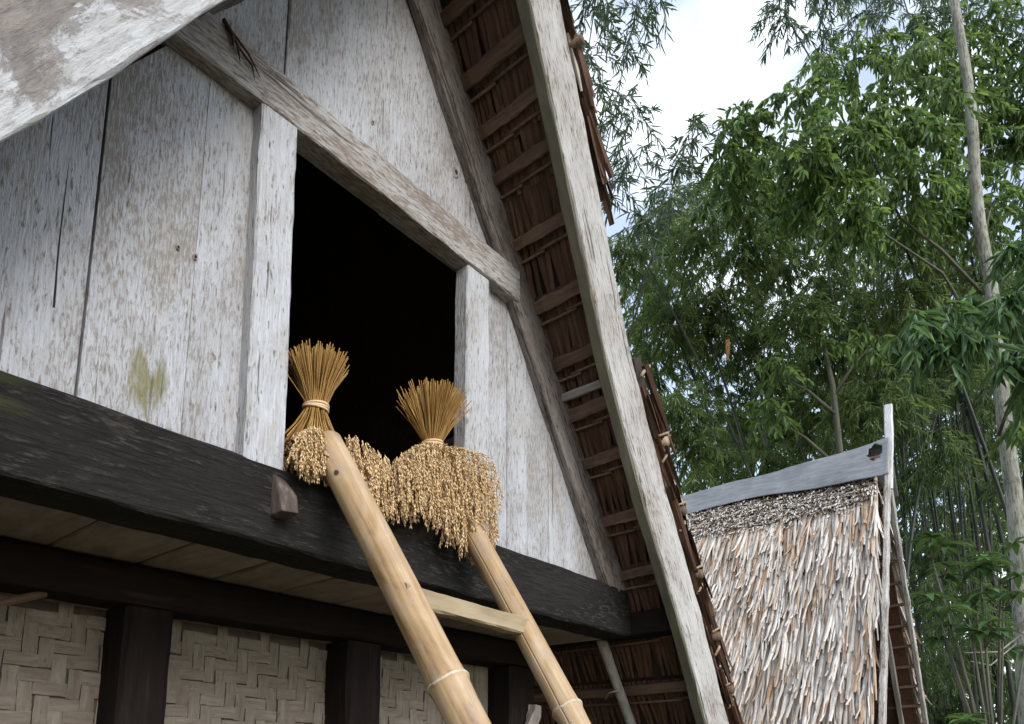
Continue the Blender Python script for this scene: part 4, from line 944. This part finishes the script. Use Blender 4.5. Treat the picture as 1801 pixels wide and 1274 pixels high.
# the wood beyond, one mass
O, D, N, Ls, Ws, tl = spray_leaves(WOOD, 75, 16, 0.24, 0.05, 0.4)
wd = tag(add('distant_wood', leaf_mesh('distant_wood', O - np.array([20.0, 4.0, 0]), D, N, Ls, Ws, 0.3 * rng.random(len(O)), M['bleaf']), None, Matrix.Translation((20.0, 4.0, 0))), kind='stuff')  # leaf tones held low, standing in for shade under the canopy
# broad-leaved tree with the pale trunk
tr = thing('broadleaf_tree', (11.3, 0.8, 0), 'broad-leaved tree with a tall pale speckled trunk at the right edge', 'tree')
tp = [(11.3, 0.8, 0), (11.36, 0.75, 1.6), (11.45, 0.64, 4.1), (11.50, 0.62, 6.04), (11.46, 0.58, 8.28), (11.52, 0.61, 10.1), (11.5, 0.56, 12.0), (11.5, 0.6, 14.5)]
trunk = tube('trunk', [V(tp[i]).lerp(V(tp[i + 1]), f / 4) + V((mnoise.noise(V((i + f / 4, 1, 1))) * .04, mnoise.noise(V((i + f / 4, 5, 1))) * .04, 0)) for i in range(7) for f in range(4)], [0.125 - 0.0024 * k for k in range(28)], M['trunk'], tr, 14)
for k, t in enumerate(BROAD + BROADLOW):
    if k % 11: continue
    z0 = max(3.5, min(t[2] - 0.3, t[2] * 0.82)); b = along(tp[1], tp[-1], min(z0, 14)); e = V(t[:3])
    m = b.lerp(e, 0.5) + V((random.uniform(-.3, .3), random.uniform(-.3, .3), random.uniform(-.2, .35))); tube('limb', [b, b.lerp(m, 0.5) + V((0, 0, .1)), m, m.lerp(e, 0.55), e], [0.026, 0.022, 0.018, 0.012, 0.006], M['twig'], tr, 7)
OV = (0.30, 0.68, 1.0, 0.78)
foliage('crown', tr, BROAD, 28, 16, 0.165, 0.05, 0.55, M['broad'], 0, 1, OV, 0.22)
lit = [b for b in BROAD if b[2] > 9.0][:9]
foliage('young_leaves', tr, BROAD[::3], 10, 12, 0.165, 0.05, 0.35, M['broad_light'], 0, 1, OV, 0.2, False)
foliage('lower_leaves', tr, BROADLOW, 9, 13, 0.26, 0.055, 0.45, M['broad_light'], 0, 0.8, BSH, 0.3)
foliage('trunk_sprays', tr, [(10.75, 0.72, 10.9, 0.32), (10.7, 1.0, 11.9, 0.35), (10.6, 0.55, 7.25, 0.26), (10.85, 0.5, 5.8, 0.22)], 8, 11, 0.19, 0.055, 0.5, M['broad'], 0, 0.9, OV, 0.2)
# slender tree behind the ridge sheet
sl = thing('slender_tree', (11.15, 2.9, 0), 'slender pale trunk with thin crown rising behind the grey ridge sheet', 'tree')
tube('trunk', [(11.15, 2.9, 0), (11.2, 2.85, 3), (11.33, 2.7, 6.24), (11.31, 2.72, 7.37), (11.22, 2.83, 8.5)], [0.06, 0.056, 0.05, 0.04, 0.02], M['twig'], sl, 9)
for a, b in (((11.3, 2.72, 6.9), (10.9, 3.4, 7.6)), ((11.3, 2.72, 7.2), (11.6, 2.2, 8.0)), ((11.32, 2.71, 6.0), (11.0, 3.6, 7.0))):
    tube('limb', [a, V(a).lerp(V(b), 0.5) + V((0.05, 0, 0.1)), b], [0.035, 0.025, 0.01], M['twig'], sl, 6)
foliage('crown', sl, [(11.2, 2.9, 8.3, 0.5), (10.9, 3.4, 7.7, 0.45), (11.6, 2.2, 8.1, 0.45), (11.0, 3.6, 7.1, 0.4)], 12, 12, 0.2, 0.07, 0.5, M['broad'], 0, 0.9, OV)
# understorey shrub with big oval leaves
sh = thing('understorey_shrub', (9.8, 1.0, 0), 'shrub with big oval leaves in whorls in front of the dark culms', 'shrub')
me_big = [None] * 5
for i in range(5):
    n = 6; vs, fs = [], []
    for k in range(n + 1):
        u = k / n; w = 0.5 * math.sin(math.pi * min(1, u * 0.94 + 0.03) ** 0.9) * 0.36 + 0.002; z = 0.10 * math.sin(u * 2.0) - 0.30 * u * u * (0.6 + 0.2 * i)
        vs += [(-w, u, z + w * 0.35), (0, u, z), (w, u, z + w * 0.35)]
    for k in range(n):
        for q in range(2): fs.append((k * 3 + q, k * 3 + q + 1, k * 3 + 4 + q, k * 3 + 3 + q))
    me_big[i] = mesh_data('leaf', vs, fs, M['shrubleaf'], True)
    a = me_big[i].attributes.new('rnd', 'FLOAT', 'POINT'); a.data.foreach_set('value', [0.15 + 0.2 * i] * len(vs))
def whorl(root, c, n, L, tiltlo=0.1, tilthi=0.6):
    for k in range(n):
        a = 2 * math.pi * k / n + random.uniform(-.3, .3); t = random.uniform(tiltlo, tilthi)
        m = Matrix.Translation(c) @ Matrix.Rotation(a, 4, 'Z') @ Matrix.Rotation(-t + 0.3, 4, 'X') @ Matrix.Diagonal((L, L * random.uniform(.8, 1.2), L, 1))
        add('leaf', random.choice(me_big), root, m)
for (x, y, z, r) in SHRUB:
    tube('stem', [(9.8, 1.0, 0.0), (9.8 + (x - 9.8) * 0.4, 1 + (y - 1) * 0.4, z * 0.6), (x, y, z)], [0.025, 0.018, 0.008], M['twig'], sh, 6)
    for k in range(3):
        c = V((x, y, z)) + V((random.uniform(-r, r), random.uniform(-r, r), random.uniform(-r, r))); tube('stem', [(x, y, z - 0.1), c], 0.006, M['twig'], sh, 5)
        whorl(sh, c, random.randint(6, 8), random.uniform(0.20, 0.29))
# young plant by the far barn's eave
yp = thing('young_plant', (9.35, 1.15, 0), 'bright green young plant at the foot of the far barn gable', 'plant')
for i in range(5):
    me_y = me_big[i].copy(); me_y.materials[0] = M['broad_light']; me_big[i] = me_y
for k in range(4):
    c = V((9.3 + random.uniform(-.16, .16), 1.2 + random.uniform(-.12, .12), 1.95 + random.uniform(-.25, .12)))
    tube('stem', [(9.35, 1.15, 0), (9.33, 1.18, 1.0), c], [0.016, 0.012, 0.006], M['twig'], yp, 6); whorl(yp, c, 7, 0.24, -0.3, 0.4)
# trailing bare vine at the right edge
vn = tubes('vine', [([(11.2, 0.45, 4.15), (10.6, 0.62, 3.15), (10.0, 0.85, 2.85), (9.6, 1.15, 2.82)], [0.012, 0.012, 0.01, 0.006]), ([(10.35, 0.7, 2.98), (10.0, 0.95, 2.70), (9.6, 1.1, 2.72)], [0.009, 0.008, 0.005])], M['greywood'], None, 6, (11.2, 0.45, 4.1))
tag(vn, 'thin bare pale vine curving below the shrub at the right edge', 'vine')
# one dry sheath hanging in the bamboo
sheath = leaf_strip_data('dry_sheath', 0.07, 0.36, 3, M['drysheath'], 5, 0.02)
o = tag(add('dry_sheath', sheath, None, frame((10.9, 4.2, 8.55), (0.02, 0.02, -1), (0.6, -0.8, 0))), 'orange dry bamboo sheath dangling in the middle of the foliage', 'dry leaf')
